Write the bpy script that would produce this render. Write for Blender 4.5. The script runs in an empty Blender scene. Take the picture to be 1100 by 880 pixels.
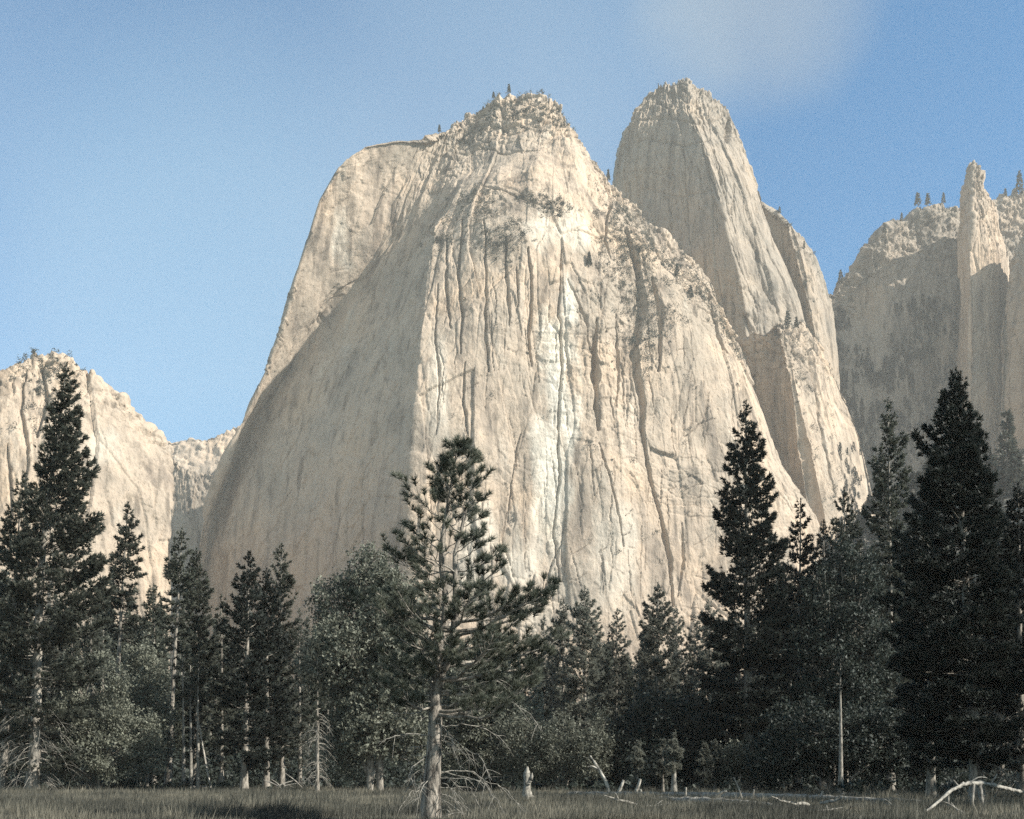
import bpy, math, random
import numpy as np
from mathutils import Vector

# ------------------------------------------------------------------ camera, light, exposure
scene = bpy.context.scene
COL = scene.collection
F_PX = 1328.0            # focal length in pixels of the 1100 px wide photograph
HORIZON = 830.0
EYE = 1.7

cam_data = bpy.data.cameras.new("camera")
cam = bpy.data.objects.new("camera", cam_data)
COL.objects.link(cam)
cam.location = (0, 0, EYE)
cam.rotation_euler = (math.radians(90), 0, 0)
cam_data.sensor_width = 36.0
cam_data.lens = 36.0 * F_PX / 1100.0
cam_data.shift_y = (HORIZON - 440.0) / 1100.0
cam_data.clip_start = 0.1
cam_data.clip_end = 20000
scene.camera = cam

SUN_AZ = math.radians(20)      # degrees behind the camera's right hand side
SUN_EL = math.radians(36)
to_sun = np.array([math.cos(SUN_AZ) * math.cos(SUN_EL), -math.sin(SUN_AZ) * math.cos(SUN_EL), math.sin(SUN_EL)])

world = bpy.data.worlds.new("World")
scene.world = world
world.use_nodes = True
wn, wl = world.node_tree.nodes, world.node_tree.links
bg = wn["Background"]
sky = wn.new("ShaderNodeTexSky")
sky.sky_type = 'NISHITA'
sky.sun_disc = False
sky.sun_elevation = SUN_EL
sky.sun_rotation = math.atan2(to_sun[0], to_sun[1])
sky.altitude = 1200
sky.air_density = 1.0
sky.dust_density = 0.6
sky.ozone_density = 1.6
tint = wn.new("ShaderNodeMix"); tint.data_type = 'RGBA'; tint.blend_type = 'MULTIPLY'; tint.inputs[0].default_value = 1.0
wl.new(sky.outputs[0], tint.inputs[6]); tint.inputs[7].default_value = (0.21, 0.88, 1.14, 1)
# thin high cloud: broad soft veils drifting across the blue
wtc = wn.new("ShaderNodeTexCoord")
wmp = wn.new("ShaderNodeMapping"); wmp.inputs["Scale"].default_value = (1.3, 0.6, 1.2); wmp.inputs["Location"].default_value = (0.35, 0.0, 0.2)
wl.new(wtc.outputs["Generated"], wmp.inputs[0])
wno = wn.new("ShaderNodeTexNoise"); wno.inputs["Scale"].default_value = 1.2; wno.inputs["Detail"].default_value = 3; wno.inputs["Roughness"].default_value = 0.45
wl.new(wmp.outputs[0], wno.inputs[0])
wmr = wn.new("ShaderNodeMapRange"); wmr.inputs[1].default_value = 0.42; wmr.inputs[2].default_value = 0.72; wmr.inputs[4].default_value = 0.25
wl.new(wno.outputs[0], wmr.inputs[0])
veil = wn.new("ShaderNodeMix"); veil.data_type = 'RGBA'; veil.inputs[7].default_value = (6.6, 7.0, 6.6, 1)
# bright veil added behind the viewer, out of view, to fill the shaded rock
wsx = wn.new("ShaderNodeSeparateXYZ"); wl.new(wtc.outputs["Generated"], wsx.inputs[0])
wmb = wn.new("ShaderNodeMapRange"); wmb.inputs[1].default_value = 0.15; wmb.inputs[2].default_value = -0.55; wmb.inputs[4].default_value = 0.62
wl.new(wsx.outputs["Y"], wmb.inputs[0])
wmx = wn.new("ShaderNodeMath"); wmx.operation = 'MAXIMUM'
wl.new(wmr.outputs[0], wmx.inputs[0]); wl.new(wmb.outputs[0], wmx.inputs[1])
wl.new(wmx.outputs[0], veil.inputs[0]); wl.new(tint.outputs[2], veil.inputs[6])
# made-up warm patch, plate-fade tone, high over the tower; paler drift above left peak
def patch(src, px, py, c0, c1, amount, colour):
    d = Vector(((px - 550.0) / F_PX, 1.0, (HORIZON - py) / F_PX)).normalized()
    dt = wn.new("ShaderNodeVectorMath"); dt.operation = 'DOT_PRODUCT'; dt.inputs[1].default_value = d
    wl.new(wtc.outputs["Generated"], dt.inputs[0])
    nz = wn.new("ShaderNodeMath"); nz.operation = 'MULTIPLY_ADD'; nz.inputs[1].default_value = 0.008
    wl.new(wno2.outputs[0], nz.inputs[0]); wl.new(dt.outputs["Value"], nz.inputs[2])
    mr = wn.new("ShaderNodeMapRange"); mr.interpolation_type = 'SMOOTHSTEP'
    mr.inputs[1].default_value = c0 + 0.004; mr.inputs[2].default_value = c1 + 0.004; mr.inputs[4].default_value = amount
    wl.new(nz.outputs[0], mr.inputs[0])
    mx = wn.new("ShaderNodeMix"); mx.data_type = 'RGBA'; mx.inputs[7].default_value = (*colour, 1)
    wl.new(mr.outputs[0], mx.inputs[0]); wl.new(src, mx.inputs[6])
    return mx.outputs[2]
wno2 = wn.new("ShaderNodeTexNoise"); wno2.inputs["Scale"].default_value = 5.0; wno2.inputs["Detail"].default_value = 4
wl.new(wtc.outputs["Generated"], wno2.inputs[0])
c_ = patch(veil.outputs[2], 812, -30, 0.9962, 1.0015, 0.34, (4.4, 4.4, 3.8))
c_ = patch(c_, 240, 285, 0.982, 1.002, 0.26, (3.6, 5.4, 6.3))
c_ = patch(c_, 560, 70, 0.985, 1.002, 0.15, (3.6, 5.0, 5.8))
wl.new(c_, bg.inputs["Color"])
SKY_STRENGTH = 0.074
bg.inputs["Strength"].default_value = SKY_STRENGTH

sun_data = bpy.data.lights.new("sun", 'SUN')
sun_data.energy = 5.0
sun_data.angle = math.radians(0.53)
sun_data.color = (1.0, 0.95, 0.87)
sun = bpy.data.objects.new("sun", sun_data)
COL.objects.link(sun)
sun.rotation_euler = Vector(to_sun).to_track_quat('Z', 'Y').to_euler()
sun.location = (200, -100, 900)

vs = scene.view_settings
vs.view_transform = 'Standard'
vs.look = 'None'
vs.exposure = 1.12
vs.gamma = 1.0
vs.use_curve_mapping = False
scene.cycles.use_denoising = False      # the plate's own grain
scene.cycles.sample_clamp_indirect = 3.0
scene.cycles.max_bounces = 4
scene.cycles.diffuse_bounces = 2
scene.cycles.volume_bounces = 0
scene.cycles.transparent_max_bounces = 8

rng = np.random.default_rng(7)

# ------------------------------------------------------------------ helpers
def P(px, py, Y):
    return np.array([(px - 550.0) / F_PX * Y, Y, EYE + (HORIZON - py) / F_PX * Y])

def mesh_np(name, V, F):
    V = np.asarray(V, np.float32)
    F = np.asarray(F, np.int32)
    me = bpy.data.meshes.new(name)
    n, k = F.shape
    me.vertices.add(len(V)); me.vertices.foreach_set("co", V.ravel())
    me.loops.add(n * k); me.loops.foreach_set("vertex_index", F.ravel())
    me.polygons.add(n)
    me.polygons.foreach_set("loop_start", np.arange(0, n * k, k, dtype=np.int32))
    me.update(calc_edges=True)
    return me

class MB:
    """collects triangles into one mesh"""
    def __init__(s): s.v = []; s.f = []; s.n = 0
    def add(s, V, F):
        V = np.asarray(V, float).reshape(-1, 3); F = np.asarray(F, int)
        if F.shape[1] == 4: F = np.concatenate([F[:, [0, 1, 2]], F[:, [0, 2, 3]]])
        s.v.append(V); s.f.append(F + s.n); s.n += len(V)
    def mesh(s, name): return mesh_np(name, np.concatenate(s.v), np.concatenate(s.f))
    def build(s, name, mat, parent=None, smooth=False):
        me = s.mesh(name); me.materials.append(mat)
        if smooth: me.polygons.foreach_set("use_smooth", np.ones(len(me.polygons), bool))
        o = bpy.data.objects.new(name, me); COL.objects.link(o)
        if parent is not None: o.parent = parent
        return o

def tag(o, label=None, cat=None, group=None, kind=None):
    if label: o["label"] = label
    if cat: o["category"] = cat
    if group: o["group"] = group
    if kind: o["kind"] = kind
    return o

def thing(name, label, cat, loc=(0, 0, 0), group=None, rz=0.0):
    o = bpy.data.objects.new(name, None); COL.objects.link(o)
    o.location = loc; o.rotation_euler = (0, 0, rz)
    o.empty_display_size = 0.5
    return tag(o, label, cat, group)

def copy_tree(o, parent=None):
    c = o.copy(); COL.objects.link(c)
    if parent is not None: c.parent = parent
    for ch in list(o.children): copy_tree(ch, c)
    return c

def unit(a):
    return a / np.maximum(np.linalg.norm(a, axis=-1, keepdims=True), 1e-9)

def tubes(Pts, Rad, sides=5):
    """Pts (N,S,3), Rad (N,S) -> V, F quads"""
    Pts = np.asarray(Pts, float); Rad = np.asarray(Rad, float)
    N, S, _ = Pts.shape
    T = np.gradient(Pts, axis=1); T = unit(T)
    ref = np.where(np.abs(T[..., 2:3]) > 0.9, np.array([1.0, 0, 0]), np.array([0, 0, 1.0]))
    A = unit(np.cross(T, ref)); B = np.cross(T, A)
    ang = np.arange(sides) * 2 * math.pi / sides
    V = Pts[:, :, None, :] + Rad[:, :, None, None] * (np.cos(ang)[None, None, :, None] * A[:, :, None, :] + np.sin(ang)[None, None, :, None] * B[:, :, None, :])
    idx = np.arange(N * S * sides).reshape(N, S, sides)
    a = idx[:, :-1, :]; b = idx[:, 1:, :]
    F = np.stack([a, np.roll(a, -1, 2), np.roll(b, -1, 2), b], -1).reshape(-1, 4)
    return V.reshape(-1, 3), F

def resample(pts, n):
    pts = np.asarray(pts, float)
    d = np.r_[0, np.cumsum(np.linalg.norm(np.diff(pts, axis=0), axis=1))]
    t = np.linspace(0, d[-1], n)
    return np.stack([np.interp(t, d, pts[:, i]) for i in range(pts.shape[1])], 1)

def smooth_path(pts, n, passes=2):
    p = resample(pts, n)
    for _ in range(passes):
        q = p.copy(); q[1:-1] = (p[:-2] + 2 * p[1:-1] + p[2:]) / 4; p = q
    return p

def tube1(mb, pts, radii, sides=8, cap=True, n=None):
    pts = np.asarray(pts, float)
    radii = np.asarray(radii, float)
    if n:
        d = np.linspace(0, 1, len(radii)); radii = np.interp(np.linspace(0, 1, n), d, radii)
        pts = smooth_path(pts, n)
    V, F = tubes(pts[None], radii[None], sides)
    mb.add(V, F)
    if cap:
        for k in (0, len(pts) - 1):
            ring = np.arange(sides) + k * sides
            c = pts[k] + (pts[k] - pts[k - 1 if k else 1]) * 0.05
            VV = np.vstack([V[ring], c])
            mb.add(VV, [[i, (i + 1) % sides, sides] for i in range(sides)])

# ---- value noise
def _h(ix, iy, iz, seed):
    h = (ix.astype(np.uint32) * np.uint32(374761393) + iy.astype(np.uint32) * np.uint32(668265263)
         + iz.astype(np.uint32) * np.uint32(2147483647) + np.uint32((seed * 1274126177) & 0xffffffff))
    h = (h ^ (h >> np.uint32(13))) * np.uint32(1274126177)
    h = (h ^ (h >> np.uint32(16))) * np.uint32(2246822519)
    h = h ^ (h >> np.uint32(15))
    return h.astype(np.float64) / 2147483647.5 - 1.0

def vnoise(x, y, z, seed=0):
    fx, fy, fz = np.floor(x), np.floor(y), np.floor(z)
    ix, iy, iz = fx.astype(np.int64), fy.astype(np.int64), fz.astype(np.int64)
    u, v, w = x - fx, y - fy, z - fz
    u = u * u * u * (u * (u * 6 - 15) + 10); v = v * v * v * (v * (v * 6 - 15) + 10); w = w * w * w * (w * (w * 6 - 15) + 10)
    def L(a, b, t): return a + (b - a) * t
    r = []
    for dz in (0, 1):
        c00 = _h(ix, iy, iz + dz, seed); c10 = _h(ix + 1, iy, iz + dz, seed)
        c01 = _h(ix, iy + 1, iz + dz, seed); c11 = _h(ix + 1, iy + 1, iz + dz, seed)
        r.append(L(L(c00, c10, u), L(c01, c11, u), v))
    return L(r[0], r[1], w)

def fbm(x, y, z, oct=4, seed=0, gain=0.5):
    s = 0; a = 1.0; n = 0
    for o in range(oct):
        s = s + a * vnoise(x * 2 ** o + 17.3 * o, y * 2 ** o + 5.1 * o, z * 2 ** o + 9.7 * o, seed + o)
        n += a; a *= gain
    return s / n * 1.6

def facets(a, b, seed):
    """jointed rock: nearest-cell planes. returns plane height (-1..1) and distance to the joint"""
    ia, ib = np.floor(a).astype(np.int64), np.floor(b).astype(np.int64)
    f1 = np.full(a.shape, 9.0); f2 = np.full(a.shape, 9.0); h = np.zeros(a.shape)
    zero = np.zeros_like(ia)
    for da in (-1, 0, 1):
        for db in (-1, 0, 1):
            ca, cb = ia + da, ib + db
            qa = a - (ca + 0.5 + 0.48 * _h(ca, cb, zero, seed)); qb = b - (cb + 0.5 + 0.48 * _h(ca, cb, zero + 1, seed))
            d = np.hypot(qa, qb)
            v = 0.55 * _h(ca, cb, zero + 2, seed) + 0.9 * _h(ca, cb, zero + 3, seed) * qa + 0.8 * _h(ca, cb, zero + 4, seed) * qb
            near = d < f1
            f2 = np.where(near, f1, np.minimum(f2, d)); h = np.where(near, v, h); f1 = np.where(near, d, f1)
    return h, f2 - f1

# ------------------------------------------------------------------ materials
def new_mat(name):
    m = bpy.data.materials.new(name); m.use_nodes = True
    nt = m.node_tree
    return m, nt.nodes, nt.links, nt.nodes["Principled BSDF"]

def ramp(nodes, stops):
    r = nodes.new("ShaderNodeValToRGB")
    while len(r.color_ramp.elements) < len(stops): r.color_ramp.elements.new(0.5)
    for e, (p, c) in zip(r.color_ramp.elements, stops):
        e.position = p; e.color = (*c, 1)
    return r

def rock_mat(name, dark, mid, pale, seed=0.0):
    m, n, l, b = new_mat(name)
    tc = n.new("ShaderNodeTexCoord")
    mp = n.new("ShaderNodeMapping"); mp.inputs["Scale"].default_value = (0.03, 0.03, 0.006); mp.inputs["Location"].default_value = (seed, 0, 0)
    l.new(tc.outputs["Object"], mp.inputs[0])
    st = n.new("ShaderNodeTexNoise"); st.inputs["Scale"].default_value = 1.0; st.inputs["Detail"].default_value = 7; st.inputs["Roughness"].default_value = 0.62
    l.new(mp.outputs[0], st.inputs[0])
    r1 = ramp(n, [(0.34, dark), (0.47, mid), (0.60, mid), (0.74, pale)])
    l.new(st.outputs[0], r1.inputs[0])
    mp2 = n.new("ShaderNodeMapping"); mp2.inputs["Scale"].default_value = (0.11, 0.11, 0.07)
    l.new(tc.outputs["Object"], mp2.inputs[0])
    sp = n.new("ShaderNodeTexNoise"); sp.inputs["Scale"].default_value = 1.0; sp.inputs["Detail"].default_value = 6; sp.inputs["Roughness"].default_value = 0.7
    l.new(mp2.outputs[0], sp.inputs[0])
    r2 = ramp(n, [(0.30, (0.55, 0.55, 0.53)), (0.46, (0.95, 0.95, 0.95)), (1.0, (1.06, 1.05, 1.03))])
    l.new(sp.outputs[0], r2.inputs[0])
    mx = n.new("ShaderNodeMix"); mx.data_type = 'RGBA'; mx.blend_type = 'MULTIPLY'; mx.inputs[0].default_value = 1.0
    l.new(r1.outputs[0], mx.inputs[6]); l.new(r2.outputs[0], mx.inputs[7])
    # fresh pale scars, stored per vertex as a rock colour variation
    at = n.new("ShaderNodeAttribute"); at.attribute_name = "scar"
    mx2 = n.new("ShaderNodeMix"); mx2.data_type = 'RGBA'
    l.new(at.outputs["Fac"], mx2.inputs[0]); l.new(mx.outputs[2], mx2.inputs[6]); mx2.inputs[7].default_value = (0.60, 0.55, 0.46, 1)
    l.new(mx2.outputs[2], b.inputs["Base Color"])
    b.inputs["Roughness"].default_value = 0.95
    b.inputs["Specular IOR Level"].default_value = 0.15
    mp3 = n.new("ShaderNodeMapping"); mp3.inputs["Scale"].default_value = (0.42, 0.42, 0.24)
    l.new(tc.outputs["Object"], mp3.inputs[0])
    fi = n.new("ShaderNodeTexNoise"); fi.inputs["Scale"].default_value = 1.0; fi.inputs["Detail"].default_value = 4; fi.inputs["Roughness"].default_value = 0.75
    l.new(mp3.outputs[0], fi.inputs[0])
    r3 = ramp(n, [(0.33, (0.36, 0.36, 0.34)), (0.40, (1, 1, 1)), (1.0, (1.0, 1.0, 1.0))])
    l.new(fi.outputs[0], r3.inputs[0])
    mx3 = n.new("ShaderNodeMix"); mx3.data_type = 'RGBA'; mx3.blend_type = 'MULTIPLY'; mx3.inputs[0].default_value = 0.9
    big = n.new("ShaderNodeTexNoise"); big.inputs["Scale"].default_value = 0.011; big.inputs["Detail"].default_value = 5; big.inputs["Roughness"].default_value = 0.6
    l.new(tc.outputs["Object"], big.inputs[0])
    r4 = ramp(n, [(0.36, (0.76, 0.78, 0.79)), (0.50, (0.98, 0.97, 0.96)), (0.66, (1.10, 1.04, 0.97))])
    l.new(big.outputs[0], r4.inputs[0])
    mx4 = n.new("ShaderNodeMix"); mx4.data_type = 'RGBA'; mx4.blend_type = 'MULTIPLY'; mx4.inputs[0].default_value = 1.0
    l.new(mx2.outputs[2], mx4.inputs[6]); l.new(r4.outputs[0], mx4.inputs[7])
    # dark water streaks running down the face
    mp5 = n.new("ShaderNodeMapping"); mp5.inputs["Scale"].default_value = (0.085, 0.085, 0.0045)
    l.new(tc.outputs["Object"], mp5.inputs[0])
    ws = n.new("ShaderNodeTexNoise"); ws.inputs["Scale"].default_value = 1.0; ws.inputs["Detail"].default_value = 5; ws.inputs["Roughness"].default_value = 0.6
    l.new(mp5.outputs[0], ws.inputs[0])
    r5 = ramp(n, [(0.34, (0.52, 0.52, 0.52)), (0.46, (1, 1, 1)), (1.0, (1, 1, 1))]); l.new(ws.outputs[0], r5.inputs[0])
    mx5 = n.new("ShaderNodeMix"); mx5.data_type = 'RGBA'; mx5.blend_type = 'MULTIPLY'; mx5.inputs[0].default_value = 1.0
    l.new(mx4.outputs[2], mx5.inputs[6]); l.new(r5.outputs[0], mx5.inputs[7])
    l.new(mx5.outputs[2], mx3.inputs[6]); l.new(r3.outputs[0], mx3.inputs[7]); l.new(mx3.outputs[2], b.inputs["Base Color"])
    bp = n.new("ShaderNodeBump"); bp.inputs["Strength"].default_value = 0.7; bp.inputs["Distance"].default_value = 3.0
    l.new(sp.outputs[0], bp.inputs["Height"])
    bp2 = n.new("ShaderNodeBump"); bp2.inputs["Strength"].default_value = 0.6; bp2.inputs["Distance"].default_value = 1.2
    l.new(fi.outputs[0], bp2.inputs["Height"]); l.new(bp.outputs[0], bp2.inputs["Normal"]); l.new(bp2.outputs[0], b.inputs["Normal"])
    return m

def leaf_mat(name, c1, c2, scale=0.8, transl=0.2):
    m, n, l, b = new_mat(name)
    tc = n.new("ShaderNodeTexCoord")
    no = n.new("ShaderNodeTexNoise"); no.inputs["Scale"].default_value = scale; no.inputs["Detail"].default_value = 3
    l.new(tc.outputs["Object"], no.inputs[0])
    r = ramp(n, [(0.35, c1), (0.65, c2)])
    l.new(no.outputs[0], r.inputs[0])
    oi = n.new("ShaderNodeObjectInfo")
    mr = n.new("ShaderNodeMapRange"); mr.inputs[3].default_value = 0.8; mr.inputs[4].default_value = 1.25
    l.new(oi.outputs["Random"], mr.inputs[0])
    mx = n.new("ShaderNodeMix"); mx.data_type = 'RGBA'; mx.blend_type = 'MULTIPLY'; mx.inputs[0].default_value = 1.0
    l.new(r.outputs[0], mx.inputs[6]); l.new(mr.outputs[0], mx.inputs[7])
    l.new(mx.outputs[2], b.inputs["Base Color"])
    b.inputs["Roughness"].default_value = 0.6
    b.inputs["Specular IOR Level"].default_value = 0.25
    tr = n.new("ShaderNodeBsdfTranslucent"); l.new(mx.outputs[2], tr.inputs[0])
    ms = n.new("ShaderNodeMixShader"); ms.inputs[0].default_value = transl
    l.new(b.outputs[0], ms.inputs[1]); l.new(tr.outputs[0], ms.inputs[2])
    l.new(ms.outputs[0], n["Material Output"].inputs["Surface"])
    return m

def bark_mat(name, c1, c2, scale=(6, 6, 1.2), bump=0.6, dist=0.06):
    m, n, l, b = new_mat(name)
    tc = n.new("ShaderNodeTexCoord")
    mp = n.new("ShaderNodeMapping"); mp.inputs["Scale"].default_value = scale
    l.new(tc.outputs["Object"], mp.inputs[0])
    no = n.new("ShaderNodeTexNoise"); no.inputs["Scale"].default_value = 1; no.inputs["Detail"].default_value = 5; no.inputs["Roughness"].default_value = 0.65
    l.new(mp.outputs[0], no.inputs[0])
    r = ramp(n, [(0.38, c1), (0.60, c2)])
    l.new(no.outputs[0], r.inputs[0]); l.new(r.outputs[0], b.inputs["Base Color"])
    b.inputs["Roughness"].default_value = 0.9; b.inputs["Specular IOR Level"].default_value = 0.2
    bp = n.new("ShaderNodeBump"); bp.inputs["Strength"].default_value = bump; bp.inputs["Distance"].default_value = dist
    l.new(no.outputs[0], bp.inputs["Height"]); l.new(bp.outputs[0], b.inputs["Normal"])
    return m

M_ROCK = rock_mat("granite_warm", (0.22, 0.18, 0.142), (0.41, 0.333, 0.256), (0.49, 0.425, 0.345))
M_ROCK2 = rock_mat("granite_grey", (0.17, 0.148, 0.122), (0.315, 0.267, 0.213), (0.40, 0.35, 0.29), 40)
M_NEEDLE = leaf_mat("pine_needles", (0.030, 0.037, 0.029), (0.118, 0.124, 0.095), 1.8, 0.32)
M_NEEDLE_HERO = leaf_mat("pine_needles_long", (0.035, 0.042, 0.031), (0.115, 0.122, 0.09), 1.2)
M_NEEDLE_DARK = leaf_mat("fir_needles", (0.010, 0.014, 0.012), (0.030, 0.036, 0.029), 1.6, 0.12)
M_NEEDLE_PALE = leaf_mat("pale_hazed_needles", (0.105, 0.113, 0.094), (0.195, 0.195, 0.158), 1.6, 0.45)  # young pines' pale tone; on the middle pines it paints in distance haze
M_LEAF = leaf_mat("oak_leaves", (0.045, 0.050, 0.038), (0.19, 0.195, 0.15), 2.6, 0.3)
M_LEAF_MID = leaf_mat("scrub_leaves", (0.022, 0.027, 0.021), (0.075, 0.08, 0.06), 2.4, 0.2)  # mid-dark leaf colour of the ledge scrub
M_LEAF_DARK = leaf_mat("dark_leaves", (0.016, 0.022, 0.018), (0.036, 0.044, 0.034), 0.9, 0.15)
M_BARK = bark_mat("pine_bark", (0.08, 0.072, 0.06), (0.27, 0.245, 0.205), (5, 5, 1.6))
M_BARK_HERO = bark_mat("pine_bark_plated", (0.030, 0.027, 0.023), (0.27, 0.24, 0.20), (7, 7, 2.2), 1.0, 0.12)
M_BARK_DARK = bark_mat("fir_bark", (0.06, 0.055, 0.05), (0.16, 0.15, 0.13))
M_DEAD = bark_mat("dead_wood", (0.09, 0.085, 0.073), (0.29, 0.27, 0.23), (7, 7, 3))
M_PALE_WOOD = bark_mat("bleached_wood", (0.12, 0.112, 0.095), (0.46, 0.43, 0.37), (5, 5, 2))
M_PATCHY = bark_mat("patchy_dead_bark", (0.030, 0.028, 0.024), (0.30, 0.28, 0.24), (3.2, 3.2, 3.2), 0.8, 0.05)
M_LOG = bark_mat("weathered_log", (0.10, 0.095, 0.085), (0.26, 0.245, 0.21), (4, 4, 4))

# ------------------------------------------------------------------ air
def haze_box(density):
    m = bpy.data.materials.new("haze_air"); m.use_nodes = True
    n, l = m.node_tree.nodes, m.node_tree.links
    n.remove(n["Principled BSDF"])
    v = n.new("ShaderNodeVolumePrincipled")
    v.inputs["Color"].default_value = (1.0, 0.97, 0.89, 1)
    v.inputs["Density"].default_value = density
    v.inputs["Anisotropy"].default_value = 0.0
    l.new(v.outputs[0], n["Material Output"].inputs["Volume"])
    x0, x1, y0, y1, z0, z1 = -3200, 3200, -60, 4200, -3, 1320
    V = [(x, y, z) for x in (x0, x1) for y in (y0, y1) for z in (z0, z1)]
    F = [(0, 1, 3, 2), (4, 6, 7, 5), (0, 4, 5, 1), (2, 3, 7, 6), (0, 2, 6, 4), (1, 5, 7, 3)]
    me = bpy.data.meshes.new("haze"); me.from_pydata(V, [], F); me.materials.append(m)
    o = bpy.data.objects.new("haze", me); COL.objects.link(o)
    tag(o, "thin pale valley haze in front of the granite walls", "haze", None, "stuff")
HAZE = 0.000075
if HAZE: haze_box(HAZE)

# ------------------------------------------------------------------ ground
def ground_z(x, y):
    x = np.asarray(x, float); y = np.asarray(y, float)
    return 0.10 * vnoise(x / 14, y / 14, x * 0, 3) * np.clip((y - 20) / 30, 0, 1)

def build_ground():
    xs = np.unique(np.concatenate([np.linspace(-3100, -150, 30), np.linspace(-150, 150, 200), np.linspace(150, 3100, 30)]))
    ys = np.unique(np.concatenate([np.linspace(-50, 20, 20), np.linspace(20, 200, 160), np.linspace(200, 4100, 40)]))
    X, Y = np.meshgrid(xs, ys)
    Z = ground_z(X, Y)
    V = np.stack([X, Y, Z], -1).reshape(-1, 3)
    idx = np.arange(X.size).reshape(X.shape)
    F = np.stack([idx[:-1, :-1], idx[:-1, 1:], idx[1:, 1:], idx[1:, :-1]], -1).reshape(-1, 4)
    m, n, l, b = new_mat("meadow_soil")
    tc = n.new("ShaderNodeTexCoord")
    no = n.new("ShaderNodeTexNoise"); no.inputs["Scale"].default_value = 0.25; no.inputs["Detail"].default_value = 8; no.inputs["Roughness"].default_value = 0.7
    l.new(tc.outputs["Object"], no.inputs[0])
    r = ramp(n, [(0.35, (0.045, 0.042, 0.033)), (0.65, (0.11, 0.10, 0.075))])
    l.new(no.outputs[0], r.inputs[0]); l.new(r.outputs[0], b.inputs["Base Color"]); b.inputs["Roughness"].default_value = 1
    me = mesh_np("ground", V, F); me.materials.append(m)
    o = bpy.data.objects.new("ground", me); COL.objects.link(o)
    tag(o, "flat meadow floor running back to the foot of the cliffs", "ground", None, "structure")
build_ground()

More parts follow.
